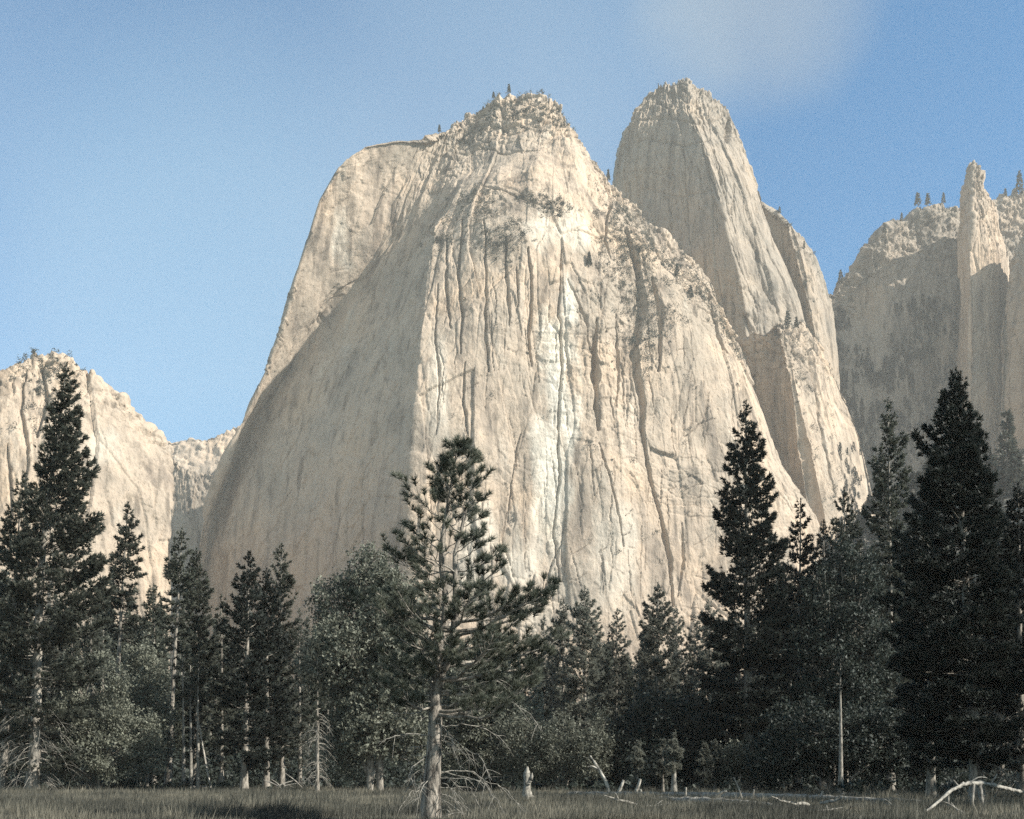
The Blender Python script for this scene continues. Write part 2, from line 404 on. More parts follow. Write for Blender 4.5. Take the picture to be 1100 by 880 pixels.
# ------------------------------------------------------------------ granite
def cliff(name, label, lines, nu, nv, mat, amp=1.0, back=300.0, ledge=1.0, seed=0, cracks=(), scars=(), crack_amp=1.0, blur=3, crest_rough=1.0, smooth_left=0):
    L = [np.array([P(*p) for p in ln]) for ln in lines]
    K = len(L)
    prof = np.stack([resample(l, nv) for l in L])                      # K,nv,3
    prof[:, 0, 2] = np.minimum(prof[:, 0, 2], -0.5)
    # wrap both ends backwards so that the massif has a body
    def away(p, inward):
        r = p.copy(); sc = (p[:, 1:2] + back) / p[:, 1:2]
        r[:, :2] *= sc; r[:, 0] += inward; r[:, 2] *= 1 + 0.0 * sc[:, 0]
        return r
    inw = min(0.25 * back, 0.12 * float(np.ptp(prof[:, -1, 0])))
    e0 = away(prof[0], inw); e1 = away(prof[-1], -inw)
    mid = prof.mean(1)
    w = np.linalg.norm(np.diff(mid[:, :2], axis=0), axis=1) + np.abs(np.diff(mid[:, 0])) + 5
    u = np.r_[0, np.cumsum(w)]; u /= u[-1]
    uu = np.linspace(0, 1, nu)
    G = np.empty((nu, nv, 3))
    k = np.clip(np.searchsorted(u, uu, side='right') - 1, 0, K - 2)
    t = ((uu - u[k]) / (u[k + 1] - u[k]))[:, None, None]
    G = prof[k] * (1 - t) + prof[k + 1] * t
    for _ in range(blur):
        H = G.copy(); H[1:-1] = (G[:-2] + 2 * G[1:-1] + G[2:]) / 4; G = H
        H = G.copy(); H[:, 1:-1] = (G[:, :-2] + 2 * G[:, 1:-1] + G[:, 2:]) / 4; G = H
    nw = 24
    s = np.linspace(1, 0, nw + 1)[:-1][:, None, None]
    G = np.concatenate([G[:1] * (1 - s) + e0[None] * s, G, G[-1:] * (1 - s[::-1]) + e1[None] * s[::-1]])
    # crest rolls back, then down behind
    top = G[:, -1]
    rows = []
    zt = top[:, 2:3]
    for dy, dz in ((6, 1.5), (14, 2), (26, 2), (45, 0), (80, -6), (150, -25), (back, -90)):
        rows.append(top + np.concatenate([top[:, :1] / top[:, 1:2] * dy, 0 * zt + dy, 0 * zt + dz * (1 + zt / 2500)], 1))
    rows.append(np.concatenate([top[:, :1] * (1 + back * 1.3 / top[:, 1:2]), top[:, 1:2] + back * 1.3, 0 * zt], 1))
    G = np.concatenate([G, np.stack(rows, 1)], 1)
    U, Vn = G.shape[:2]
    dU = np.gradient(G, axis=0); dV = np.gradient(G, axis=1)
    N = unit(np.cross(dU, dV))
    # pixel coordinates of each grid point seen from the viewpoint, used only to place real cracks
    px = G[..., 0] / G[..., 1] * F_PX + 550; py = HORIZON - (G[..., 2] - EYE) / G[..., 1] * F_PX
    x, y, z = G[..., 0], G[..., 1], G[..., 2]
    wx = x + 14 * vnoise(x / 60, y / 60, z / 90, seed + 50)
    up = np.clip((np.arange(Vn) / nv), 0, 1)[None, :]
    d = 13 * fbm(wx / 110, y / 160, z / 330, 3, seed)
    arc = np.r_[0, np.cumsum(np.linalg.norm(np.diff(G[:, int(nv * 0.75), :2], axis=0), axis=1))][:, None] + 0 * x
    sa = arc + 2.6 * vnoise(x / 40, y / 40, z / 90, seed + 51) + 0.7 * vnoise(x / 9, y / 9, z / 14, seed + 52)
    sz = z + 6 * vnoise(x / 50, y / 50, z / 50, seed + 53) + 1.2 * vnoise(x / 10, y / 10, z / 10, seed + 54)
    calm = np.clip(0.55 + 0.9 * vnoise(x / 130, y / 130, z / 150, seed + 5), 0.15, 1.2)
    zone = np.clip((up - 0.84) / 0.12, 0, 1) * ledge
    h1, e1_ = facets(sa / 46, sz / 230, seed + 1); d = d + 3.8 * h1 * crack_amp
    d = d - 1.8 * crack_amp * np.clip(1 - e1_ * 46 / 1.8, 0, 1) * calm
    h2, e2_ = facets(sa / 17 + 0.2 * sz / 60, sz / 75, seed + 2); d = d + 1.5 * h2 * crack_amp * (0.5 + calm)
    d = d - 1.0 * crack_amp * np.clip(1 - e2_ * 17 / 1.2, 0, 1) * calm * (calm > 0.5)
    h3, e3_ = facets(sa / 7.0 - 0.25 * sz / 20, sz / 19, seed + 3); d = d + 0.95 * h3 * (0.4 + calm + zone)
    # broken blocks and terraces towards the summit
    if smooth_left: zone = zone * np.clip((px - smooth_left) / 40, 0.18, 1)
    h4, e4_ = facets(sa / 26 + 0.15 * sz / 15, sz / 13, seed + 4)
    patch = np.clip(vnoise(x / 120, y / 120, z / 90, seed + 42) * 1.4 - 0.1, 0, 1)
    zz4 = np.clip(zone + 0.55 * patch * (np.clip((px - smooth_left) / 40, 0.15, 1) if smooth_left else 1), 0, 1)
    d = d + 4.4 * h4 * zz4 - 2.5 * zz4 * np.clip(1 - e4_ * 13 / 2.2, 0, 1)
    h5, e5_ = facets(sa / 9, sz / 6, seed + 5); d = d + 1.7 * h5 * zz4
    d = d + 1.2 * fbm(x / 26, y / 26, z / 20, 3, seed + 61) * zone
    d = d + 0.9 * fbm(x / 6, y / 6, z / 9, 3, seed + 71) * (0.6 + 0.9 * zone)
    d *= amp
    if smooth_left:
        rim = np.clip((np.arange(Vn)[None, :] - (nv - 40)) / 34.0, 0, 1) * np.clip((smooth_left + 25 - px) / 30, 0, 1)
        d = d * (1 - 0.6 * rim)
    fade = np.ones(U); fade[:nw] = np.linspace(0, 1, nw); fade[-nw:] = np.linspace(1, 0, nw)
    jx = px + 0.9 * vnoise(px / 14, py / 14, 0 * px, seed + 81) + 0.6 * vnoise(px / 4, py / 5, 0 * px, seed + 82)
    jy = 0.6 + 0.4 * vnoise(px / 20, py / 12, 0 * px, seed + 83)
    for (pts, wid, dep) in cracks:
        pts = np.asarray(pts, float); mg = 3 * wid + 3
        sel = np.nonzero((px > pts[:, 0].min() - mg) & (px < pts[:, 0].max() + mg) & (py > pts[:, 1].min() - mg) & (py < pts[:, 1].max() + mg))
        if not len(sel[0]): continue
        qx, qy = jx[sel], py[sel]
        best = np.full(qx.shape, 1e9); taper = np.zeros(qx.shape)
        n_seg = len(pts) - 1
        for i in range(n_seg):
            p0, p1 = pts[i], pts[i + 1]
            ab = p1 - p0; tt = np.clip(((qx - p0[0]) * ab[0] + (qy - p0[1]) * ab[1]) / (ab @ ab), 0, 1)
            dist = np.hypot(qx - p0[0] - tt * ab[0], qy - p0[1] - tt * ab[1])
            m_ = dist < best
            best = np.where(m_, dist, best); taper = np.where(m_, (i + tt) / n_seg, taper)
        wv = wid * 0.66 * (0.35 + 0.9 * np.sin(np.pi * np.clip(taper, 0.06, 0.94)) * jy[sel])
        d[sel] -= 0.8 * dep * np.clip(1.35 - best / wv, 0, 1)
    G = G + N * (d * fade[:, None])[..., None]
    G[..., 2] = np.where(np.arange(Vn)[None, :] == 0, -0.6, G[..., 2])
    # crest: knobs, notches
    cr = np.clip((np.arange(Vn) - (nv - 14)) / 14.0, 0, 1)[None, :]
    hc, _e = facets(arc / 14, 0 * arc + 0.3, seed + 9)
    G[..., 2] += cr * crest_rough * (np.clip((px - smooth_left) / 40, 0.30, 1) if smooth_left else 1) * (3.5 * fbm(x / 16, y / 40, 0 * z, 3, seed + 91) + 4.0 * hc)
    idx = np.arange(U * Vn).reshape(U, Vn)
    Fq = np.stack([idx[:-1, :-1], idx[1:, :-1], idx[1:, 1:], idx[:-1, 1:]], -1).reshape(-1, 4)
    me = mesh_np(name, G.reshape(-1, 3), Fq)
    sc = np.zeros(px.shape)
    for (cx, cy, rx, ry, k_) in scars:
        e = ((px - cx) / rx) ** 2 + ((py - cy) / ry) ** 2 + 0.9 * fbm(x / 18, y / 18, z / 60, 4, seed + 95)
        sc = np.maximum(sc, k_ * np.clip(1.0 - e, 0, 1) ** 0.8)
    a = me.attributes.new("scar", 'FLOAT', 'POINT'); a.data.foreach_set("value", sc.ravel().astype(np.float32))
    me.materials.append(mat)
    o = bpy.data.objects.new(name, me); COL.objects.link(o)
    tag(o, label, "cliff", None, "structure")
    return dict(G=G, px=px, py=py, N=N, nv=nv, nw=nw)

MAIN = [
 [(140,832,1702),(205,640,1682),(222,545,1672),(240,500,1662),(262,450,1657),(285,400,1652),(300,355,1647),(315,300,1644),(330,255,1642),(342,215,1642),(362,180,1647),(392,158,1657)],
 [(150,832,1716),(210,640,1698),(227,545,1688),(250,492,1683),(276,447,1678),(300,402,1673),(330,345,1670),(358,290,1668),(380,240,1668),(400,200,1671),(414,172,1674),(430,149,1680)],
 [(165,832,1732),(214,640,1712),(232,560,1707),(258,490,1702),(285,435,1698),(308,400,1695),(340,347,1692),(380,309,1688),(408,264,1686),(421,217,1686),(441,180,1688),(460,146,1692)],
 [(270,832,1640),(292,640,1630),(308,560,1625),(325,490,1625),(342,440,1628),(365,385,1634),(395,335,1642),(425,285,1654),(445,230,1668),(462,185,1688),(472,160,1705),(482,138,1725)],
 [(452,832,1440),(443,640,1450),(441,560,1458),(446,500,1468),(450,430,1485),(452,350,1510),(456,285,1540),(462,245,1570),(492,205,1630),(509,185,1672),(510,165,1705),(505,125,1760)],
 [(500,832,1440),(500,640,1455),(503,500,1475),(506,350,1512),(512,260,1550),(520,215,1600),(530,185,1640),(537,150,1695),(545,112,1755)],
 [(565,832,1442),(565,640,1470),(565,500,1492),(568,350,1524),(572,250,1565),(575,200,1605),(578,160,1655),(582,130,1695),(585,103,1750)],
 [(640,832,1455),(635,640,1485),(630,500,1515),(628,350,1546),(625,260,1585),(620,210,1625),(616,170,1665),(612,140,1705),(606,115,1745)],
 [(690,832,1465),(680,640,1500),(672,500,1530),(665,380,1560),(660,300,1590),(655,240,1630),(648,210,1660),(640,190,1690),(627,158,1735)],
 [(750,832,1485),(735,640,1520),(725,500,1548),(715,400,1576),(705,330,1603),(698,280,1622),(690,260,1640),(680,240,1660),(663,203,1705)],
 [(800,832,1510),(790,640,1545),(778,540,1566),(765,450,1594),(750,380,1618),(738,330,1634),(725,300,1648),(712,275,1663),(693,236,1700)],
 [(880,832,1550),(850,640,1582),(832,560,1602),(814,500,1617),(797,430,1632),(782,380,1652),(767,340,1666),(752,310,1677),(740,280,1700)],
 [(960,832,1600),(905,640,1640),(885,572,1655),(862,532,1665),(840,500,1680),(825,450,1690),(808,395,1700),(787,345,1708),(765,308,1716)],
]
MAIN_CRACKS = [
 ([(603,270),(600,330),(604,390),(599,450),(600,520),(595,570),(602,620)], 2.0, 9),
 ([(640,345),(636,380),(638,420),(640,465)], 5, 16),
 ([(672,250),(684,290),(690,330),(680,380),(688,430),(690,480),(700,520)], 6, 14),
 ([(700,520),(712,560),(722,600),(724,650)], 4, 12),
 ([(700,300),(708,340),(706,400)], 4, 10),
 ([(480,250),(478,300),(484,350)], 2.2, 8), ([(497,235),(492,290),(497,340),(494,380)], 2.5, 9),
 ([(520,240),(523,300),(521,350),(524,400)], 2.2, 7), ([(543,260),(545,320),(548,350)], 2.4, 7),
 ([(566,270),(572,320),(569,355),(573,390)], 3.2, 10), ([(554,290),(557,330)], 2.2, 7),
 ([(500,390),(497,430),(502,470)], 2, 6), ([(470,300),(468,360),(472,420),(468,470)], 2.0, 6),
 ([(545,560),(552,500),(560,465)], 1.8, 5), ([(585,640),(592,610),(605,580),(607,560)], 1.6, 5),
 ([(760,300),(775,330),(790,365),(800,400),(806,430)], 2.6, 8),
 ([(745,300),(765,345),(780,380)], 2.0, 7), ([(640,480),(655,530),(668,590)], 1.8, 6),
 ([(690,240),(700,262),(712,290)], 2.4, 8), ([(648,195),(655,215),(652,235)], 3, 8),
 ([(652,228),(648,262),(655,280)], 2.2, 8), ([(610,300),(628,345),(632,380)], 2.0, 5),
 ([(735,470),(752,455),(770,448)], 1.5, 4), ([(615,250),(640,255),(665,262)], 1.4, 4),
 ([(520,205),(545,212),(570,220),(590,228)], 1.8, 6), ([(505,160),(540,163),(580,160)], 1.6, 5),
 ([(735,560),(738,600),(730,640)], 2.4, 6), ([(660,340),(664,400),(660,440)], 2.0, 6),
]
_g = np.random.default_rng(3)
for _i in range(150):            # hairline joints of the front wall
    _x = _g.uniform(462, 800); _t = 250 + max(0, (_x - 640)) * 0.9; _y = _g.uniform(_t, 640); _l = _g.uniform(14, 75); _k = _g.normal() * 0.10 + 0.03
    MAIN_CRACKS.append(([(_x, _y), (_x + _k * _l * 0.5 + _g.normal() * 1.2, _y + _l * 0.5), (_x + _k * _l, _y + _l)], _g.uniform(0.6, 1.1), _g.uniform(1.4, 4.2)))
for _i in range(60):             # diagonal roofs and flakes
    _x = _g.uniform(465, 800); _y = _g.uniform(240 + max(0, (_x - 640)) * 0.9, 640); _l = _g.uniform(5, 20); _k = _g.uniform(-0.9, 0.5)
    MAIN_CRACKS.append(([(_x, _y), (_x + _l * 0.6, _y + _k * _l * 0.5), (_x + _l, _y + _k * _l)], _g.uniform(0.6, 1.0), _g.uniform(1.2, 3.2)))
for _i in range(40):             # slanting seams of the shaded left face
    _x = _g.uniform(250, 440); _y = _g.uniform(300, 620); _l = _g.uniform(20, 70)
    MAIN_CRACKS.append(([(_x, _y), (_x - 0.3 * _l, _y + 0.5 * _l), (_x - 0.45 * _l, _y + _l)], _g.uniform(0.8, 1.4), _g.uniform(2, 4)))
SCARS = [(600,400,24,100,1.0),(592,530,24,120,1.0),(600,250,36,26,0.5),(570,600,40,60,0.6),(510,600,30,70,0.5),(470,440,12,90,0.4),(545,620,80,60,0.5),(660,600,30,80,0.4),(372,260,14,40,0.7)]
C_MAIN = cliff("granite_cliff", "huge pale granite wall with a broad shaded left face in the centre of the valley", MAIN, 1000, 760, M_ROCK, cracks=MAIN_CRACKS, scars=SCARS, seed=1, smooth_left=440)

HIGH = [
 [(620,832,2150),(640,400,2130),(662,230,2110),(661,190,2100),(671,150,2090),(680,122,2090),(695,99,2095)],
 [(700,832,2000),(708,400,2000),(714,300,2000),(716,220,2010),(717,170,2025),(718,125,2050),(718,91,2090)],
 [(860,832,1850),(830,500,1880),(808,370,1895),(795,300,1903),(781,250,1915),(771,200,1935),(757,155,1965),(742,120,2015),(738,89,2080)],
 [(900,832,1880),(870,500,1915),(840,370,1935),(825,300,1945),(808,250,1955),(795,200,1968),(780,155,1990),(764,125,2030),(757,98,2085)],
 [(940,832,1980),(905,500,2000),(880,400,2010),(862,330,2015),(846,280,2020),(832,240,2025),(809,185,2035),(792,140,2055),(777,118,2090)],
]
HIGH_CRACKS = [([(781,128),(781,152)],5,16),([(768,160),(775,200),(790,250)],2.0,7),([(800,340),(812,380),(820,420)],6,14),([(805,230),(815,290),(830,340)],1.6,5),([(735,150),(738,220),(745,290)],1.8,6),([(690,250),(705,300),(720,330)],1.6,5),([(745,300),(765,360),(785,400)],3,8),
 ([(668,160),(700,152),(735,158),(762,150)],1.8,6),([(676,135),(710,128),(745,132),(775,128)],2.0,6),([(664,190),(690,186),(725,190)],1.4,4),([(700,205),(735,212),(765,205)],1.2,4),([(752,150),(760,185),(772,215)],1.8,6),([(715,110),(724,135)],1.8,5),([(748,105),(758,130)],2.2,7),
 ([(785,260),(800,300),(815,335)],1.6,5),([(820,270),(835,310),(850,345)],1.4,4)]
for _i in range(90):
    _x = _g.uniform(668, 850); _t = 110 + max(0, _x - 770) * 1.6; _y = _g.uniform(_t, 400); _l = _g.uniform(8, 40); _k = _g.normal() * 0.12 + 0.15
    HIGH_CRACKS.append(([(_x, _y), (_x + _k * _l * 0.5 + _g.normal(), _y + _l * 0.5), (_x + _k * _l, _y + _l)], _g.uniform(0.7, 1.2), _g.uniform(1.8, 4.5)))
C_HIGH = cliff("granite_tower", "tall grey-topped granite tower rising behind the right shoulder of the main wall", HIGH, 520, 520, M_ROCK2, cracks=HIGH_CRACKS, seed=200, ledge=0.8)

PILLAR = [
 [(815,832,2190),(812,400,2190),(808,300,2180),(800,205,2180)],
 [(852,832,2120),(846,400,2120),(840,300,2110),(833,225,2110)],
 [(895,832,2020),(884,400,2030),(874,350,2035),(864,300,2050),(856,265,2065),(849,237,2090)],
 [(915,832,2050),(895,390,2060),(886,330,2070),(876,290,2080),(866,258,2095),(858,248,2100)],
 [(935,832,2100),(903,385,2110),(896,335,2115),(886,300,2118),(876,272,2120),(864,254,2120)],
]
C_PILLAR = cliff("granite_pillar", "slim granite pillar leaning against the right edge of the tall tower", PILLAR, 200, 420, M_ROCK2, seed=300, ledge=0.4, crest_rough=0.3, amp=0.7, back=120)

BUTT = [
 [(845,832,1830),(845,620,1830),(826,500,1830),(810,420,1835),(800,365,1845)],
 [(905,832,1690),(888,600,1710),(874,540,1720),(862,470,1730),(850,400,1750),(838,346,1790)],
 [(965,832,1720),(920,560,1762),(902,500,1775),(887,440,1785),(870,390,1800),(855,350,1820)],
 [(1010,832,1790),(958,560,1830),(938,497,1840),(923,455,1848),(906,418,1855),(886,382,1860),(864,352,1865)],
]
C_BUTT = cliff("granite_buttress", "lower sunlit granite slab with dark left flank below the tall tower", BUTT, 300, 420, M_ROCK, seed=400,
   cracks=[([(880,430),(890,480),(900,530)],2,6),([(868,380),(880,420),(886,460)],2,6)])

RIDGE = [
 [(830,832,2180),(862,560,2230),(889,318,2320)],
 [(930,832,2150),(922,560,2220),(914,420,2260),(907,298,2325)],
 [(975,832,2150),(965,560,2220),(955,400,2262),(946,252,2330)],
 [(1005,832,2160),(998,560,2230),(993,400,2275),(985,229,2345)],
 [(1035,832,2180),(1035,560,2250),(1035,400,2295),(1034,222,2370)],
 [(1110,832,2200),(1105,560,2280),(1100,400,2325),(1096,210,2400)],
 [(1260,832,2250),(1260,560,2330),(1260,400,2370),(1260,150,2450)],
]
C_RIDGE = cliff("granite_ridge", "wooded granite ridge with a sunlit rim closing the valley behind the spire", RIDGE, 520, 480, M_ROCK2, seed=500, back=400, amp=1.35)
SPIRE = [
 [(1024,832,2170),(1029,400,2168),(1031,300,2165),(1030,262,2162),(1034,240,2160),(1033,210,2158),(1038,200,2154),(1041,179,2148)],
 [(1036,832,2090),(1041,400,2095),(1042,300,2105),(1041,262,2112),(1045,240,2115),(1043,210,2122),(1046,176,2135)],
 [(1066,832,2110),(1064,400,2115),(1062,300,2120),(1066,270,2122),(1058,240,2125),(1057,216,2128),(1051,200,2132),(1048,177,2140)],
 [(1112,832,2180),(1095,400,2180),(1087,300,2182),(1086,268,2182),(1077,250,2178),(1073,222,2172),(1065,208,2166),(1058,194,2158),(1052,179,2150)],
]
C_SPIRE = cliff("granite_spire", "slender pointed granite spire standing clear of the wooded ridge", SPIRE, 220, 420, M_ROCK, seed=600, back=90, ledge=1.0, amp=1.0, crest_rough=0.4)
FLANK = [
 [(1066,832,2060),(1068,400,2060),(1070,350,2066),(1085,305,2080),(1100,272,2100)],
 [(1130,832,1950),(1130,400,1960),(1130,340,1975),(1138,280,2000),(1145,230,2030)],
 [(1330,832,1850),(1330,400,1880),(1330,250,1930),(1330,120,1990)],
 [(1500,832,1850),(1500,400,1880),(1500,250,1930),(1500,60,1990)],
]
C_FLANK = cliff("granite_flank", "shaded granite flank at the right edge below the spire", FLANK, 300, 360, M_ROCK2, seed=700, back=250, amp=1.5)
LEFTP = [
 [(-420,832,1000),(-420,650,1010),(-420,520,1040)],
 [(-60,832,1080),(-60,600,1110),(-55,500,1130),(-45,435,1170)],
 [(0,832,1090),(0,600,1120),(2,480,1145),(5,400,1190)],
 [(60,832,1100),(60,600,1135),(59,480,1160),(57,377,1215)],
 [(120,832,1120),(118,600,1155),(112,500,1185),(103,411,1230)],
 [(186,832,1150),(183,600,1185),(182,540,1205),(181,479,1245)],
]
C_LEFT = cliff("granite_peak", "lower rounded sunlit granite peak at the left edge", LEFTP, 420, 420, M_ROCK, seed=800, ledge=0.9, amp=0.8,
   cracks=[([(28,400),(22,440),(30,490),(26,540)],3,7),([(45,395),(50,430),(40,470)],4,8),([(8,480),(12,540),(6,600)],3,7),([(70,400),(66,440)],3,6)],
   scars=[(108,480,25,22,0.35)])
GULLY = [
 [(150,832,2300),(165,560,2300),(178,484,2300)],
 [(200,832,2250),(198,560,2260),(198,503,2300)],
 [(250,832,2200),(230,560,2260),(224,512,2300)],
 [(330,832,2200),(300,560,2260),(290,480,2300)],
]
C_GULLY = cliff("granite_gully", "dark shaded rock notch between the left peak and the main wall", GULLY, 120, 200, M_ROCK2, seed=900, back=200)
FARR = [
 [(60,832,3300),(60,600,3300),(60,470,3400)],
 [(185,832,3300),(185,600,3300),(186,474,3400)],
 [(225,832,3320),(225,600,3320),(225,468,3420)],
 [(262,832,3350),(262,600,3350),(262,455,3450)],
 [(420,832,3380),(420,600,3380),(420,440,3480)],
]
C_FAR = cliff("granite_rim", "distant pale valley rim seen through the notch beside the left peak", FARR, 220, 260, M_ROCK, seed=950, amp=1.3)

# ------------------------------------------------------------------ wooded talus on the right
TALUS = [
 [(820,834,760),(850,700,830),(880,612,900)],
 [(900,834,740),(915,700,810),(935,560,930)],
 [(960,834,720),(980,680,800),(1000,512,960)],
 [(1050,834,700),(1060,660,780),(1080,490,960)],
 [(1180,834,680),(1180,640,760),(1180,440,960)],
 [(1350,834,660),(1350,620,740),(1350,380,960)],
]
m_, n_, l_, b_ = new_mat("talus_scrub")
no_ = n_.new("ShaderNodeTexNoise"); no_.inputs["Scale"].default_value = 0.12; no_.inputs["Detail"].default_value = 8
tc_ = n_.new("ShaderNodeTexCoord"); l_.new(tc_.outputs["Object"], no_.inputs[0])
r_ = ramp(n_, [(0.38, (0.04, 0.045, 0.035)), (0.62, (0.12, 0.11, 0.09))]); l_.new(no_.outputs[0], r_.inputs[0]); l_.new(r_.outputs[0], b_.inputs["Base Color"])
b_.inputs["Roughness"].default_value = 1
C_TALUS = cliff("talus_slope", "wooded boulder slope rising from the right edge below the granite flank", TALUS, 160, 120, m_, seed=1000, amp=0.45, ledge=0.2, back=300)

# ------------------------------------------------------------------ foliage
def blades(C, D, R, K, width, g, spread=0.9, up=0.25):
    """C (N,3) tuft centres, D (N,3) tuft axes, R (N,) tuft radii -> thin triangular needle sprays"""
    N = len(C)
    dirs = g.normal(size=(N, K, 3)); dirs = unit(dirs)
    dirs = unit(dirs * spread + D[:, None, :] + np.array([0, 0, up]))
    side = unit(np.cross(dirs, g.normal(size=(N, K, 3))))
    ln = R[:, None, None] * g.uniform(0.65, 1.15, (N, K, 1))
    o = C[:, None, :] - dirs * ln * 0.12
    w = ln * width
    V = np.stack([o + side * w, o - side * w, o + dirs * ln], 2).reshape(-1, 3)
    return V, np.arange(len(V)).reshape(-1, 3)

def leaves(C, R, K, size, g):
    N = len(C)
    off = g.normal(size=(N, K, 3)) * 0.5
    c = C[:, None, :] + off * R[:, None, None]
    a = unit(g.normal(size=(N, K, 3))); b = unit(np.cross(a, g.normal(size=(N, K, 3))))
    s = size * g.uniform(0.6, 1.3, (N, K, 1))
    V = np.stack([c - a * s * 0.5 - b * s * 0.28, c - a * s * 0.3 + b * s * 0.34, c + a * s * 0.6], 2).reshape(-1, 3)
    return V, np.arange(len(V)).reshape(-1, 3)

def site(px, Y):
    x = (px - 550.0) / F_PX * Y
    return np.array([x, Y, float(ground_z(x, Y))])

def droopers(mb, axis, g, z0, z1, n, length, droop=0.6, r0=0.03, twigs=4):
    """bare dead limbs hanging from a trunk; axis(z)->(x,y)"""
    for i in range(n):
        z = g.uniform(z0, z1); a = g.uniform(0, 2 * math.pi); L = length * g.uniform(0.5, 1.15)
        ax = axis(z); d = np.array([math.cos(a), math.sin(a), 0])
        p0 = np.array([ax[0], ax[1], z]); S = 7; s = np.linspace(0, 1, S)
        rise = g.uniform(-0.1, 0.25)
        sidev = np.array([-d[1], d[0], 0]) * g.normal() * 0.25
        pts = p0 + d * L * (s - 0.22 * s ** 2)[:, None] + sidev * L * (s ** 2)[:, None]
        pts[:, 2] += L * (rise * s - droop * s ** 2.2)
        pts[:, 2] = np.maximum(pts[:, 2], 0.05)
        V, F = tubes(pts[None], (r0 * (1 - 0.8 * s))[None], 4); mb.add(V, F)
        for k in range(twigs):
            q = g.uniform(0.3, 0.95); i0 = min(int(q * (S - 1)), S - 2)
            b = pts[i0] + (pts[i0 + 1] - pts[i0]) * (q * (S - 1) - i0)
            dd = unit(d * 0.6 + np.array([g.normal() * 0.7, g.normal() * 0.7, -droop * g.uniform(0.2, 1.0)]))
            l2 = L * 0.33 * g.uniform(0.5, 1.2); t = np.linspace(0, 1, 4)
            tp = b + dd * l2 * t[:, None]; tp[:, 2] -= l2 * 0.35 * t ** 2; tp[:, 2] = np.maximum(tp[:, 2], 0.04)
            V, F = tubes(tp[None], (r0 * 0.5 * (1 - 0.7 * t))[None], 3); mb.add(V, F)

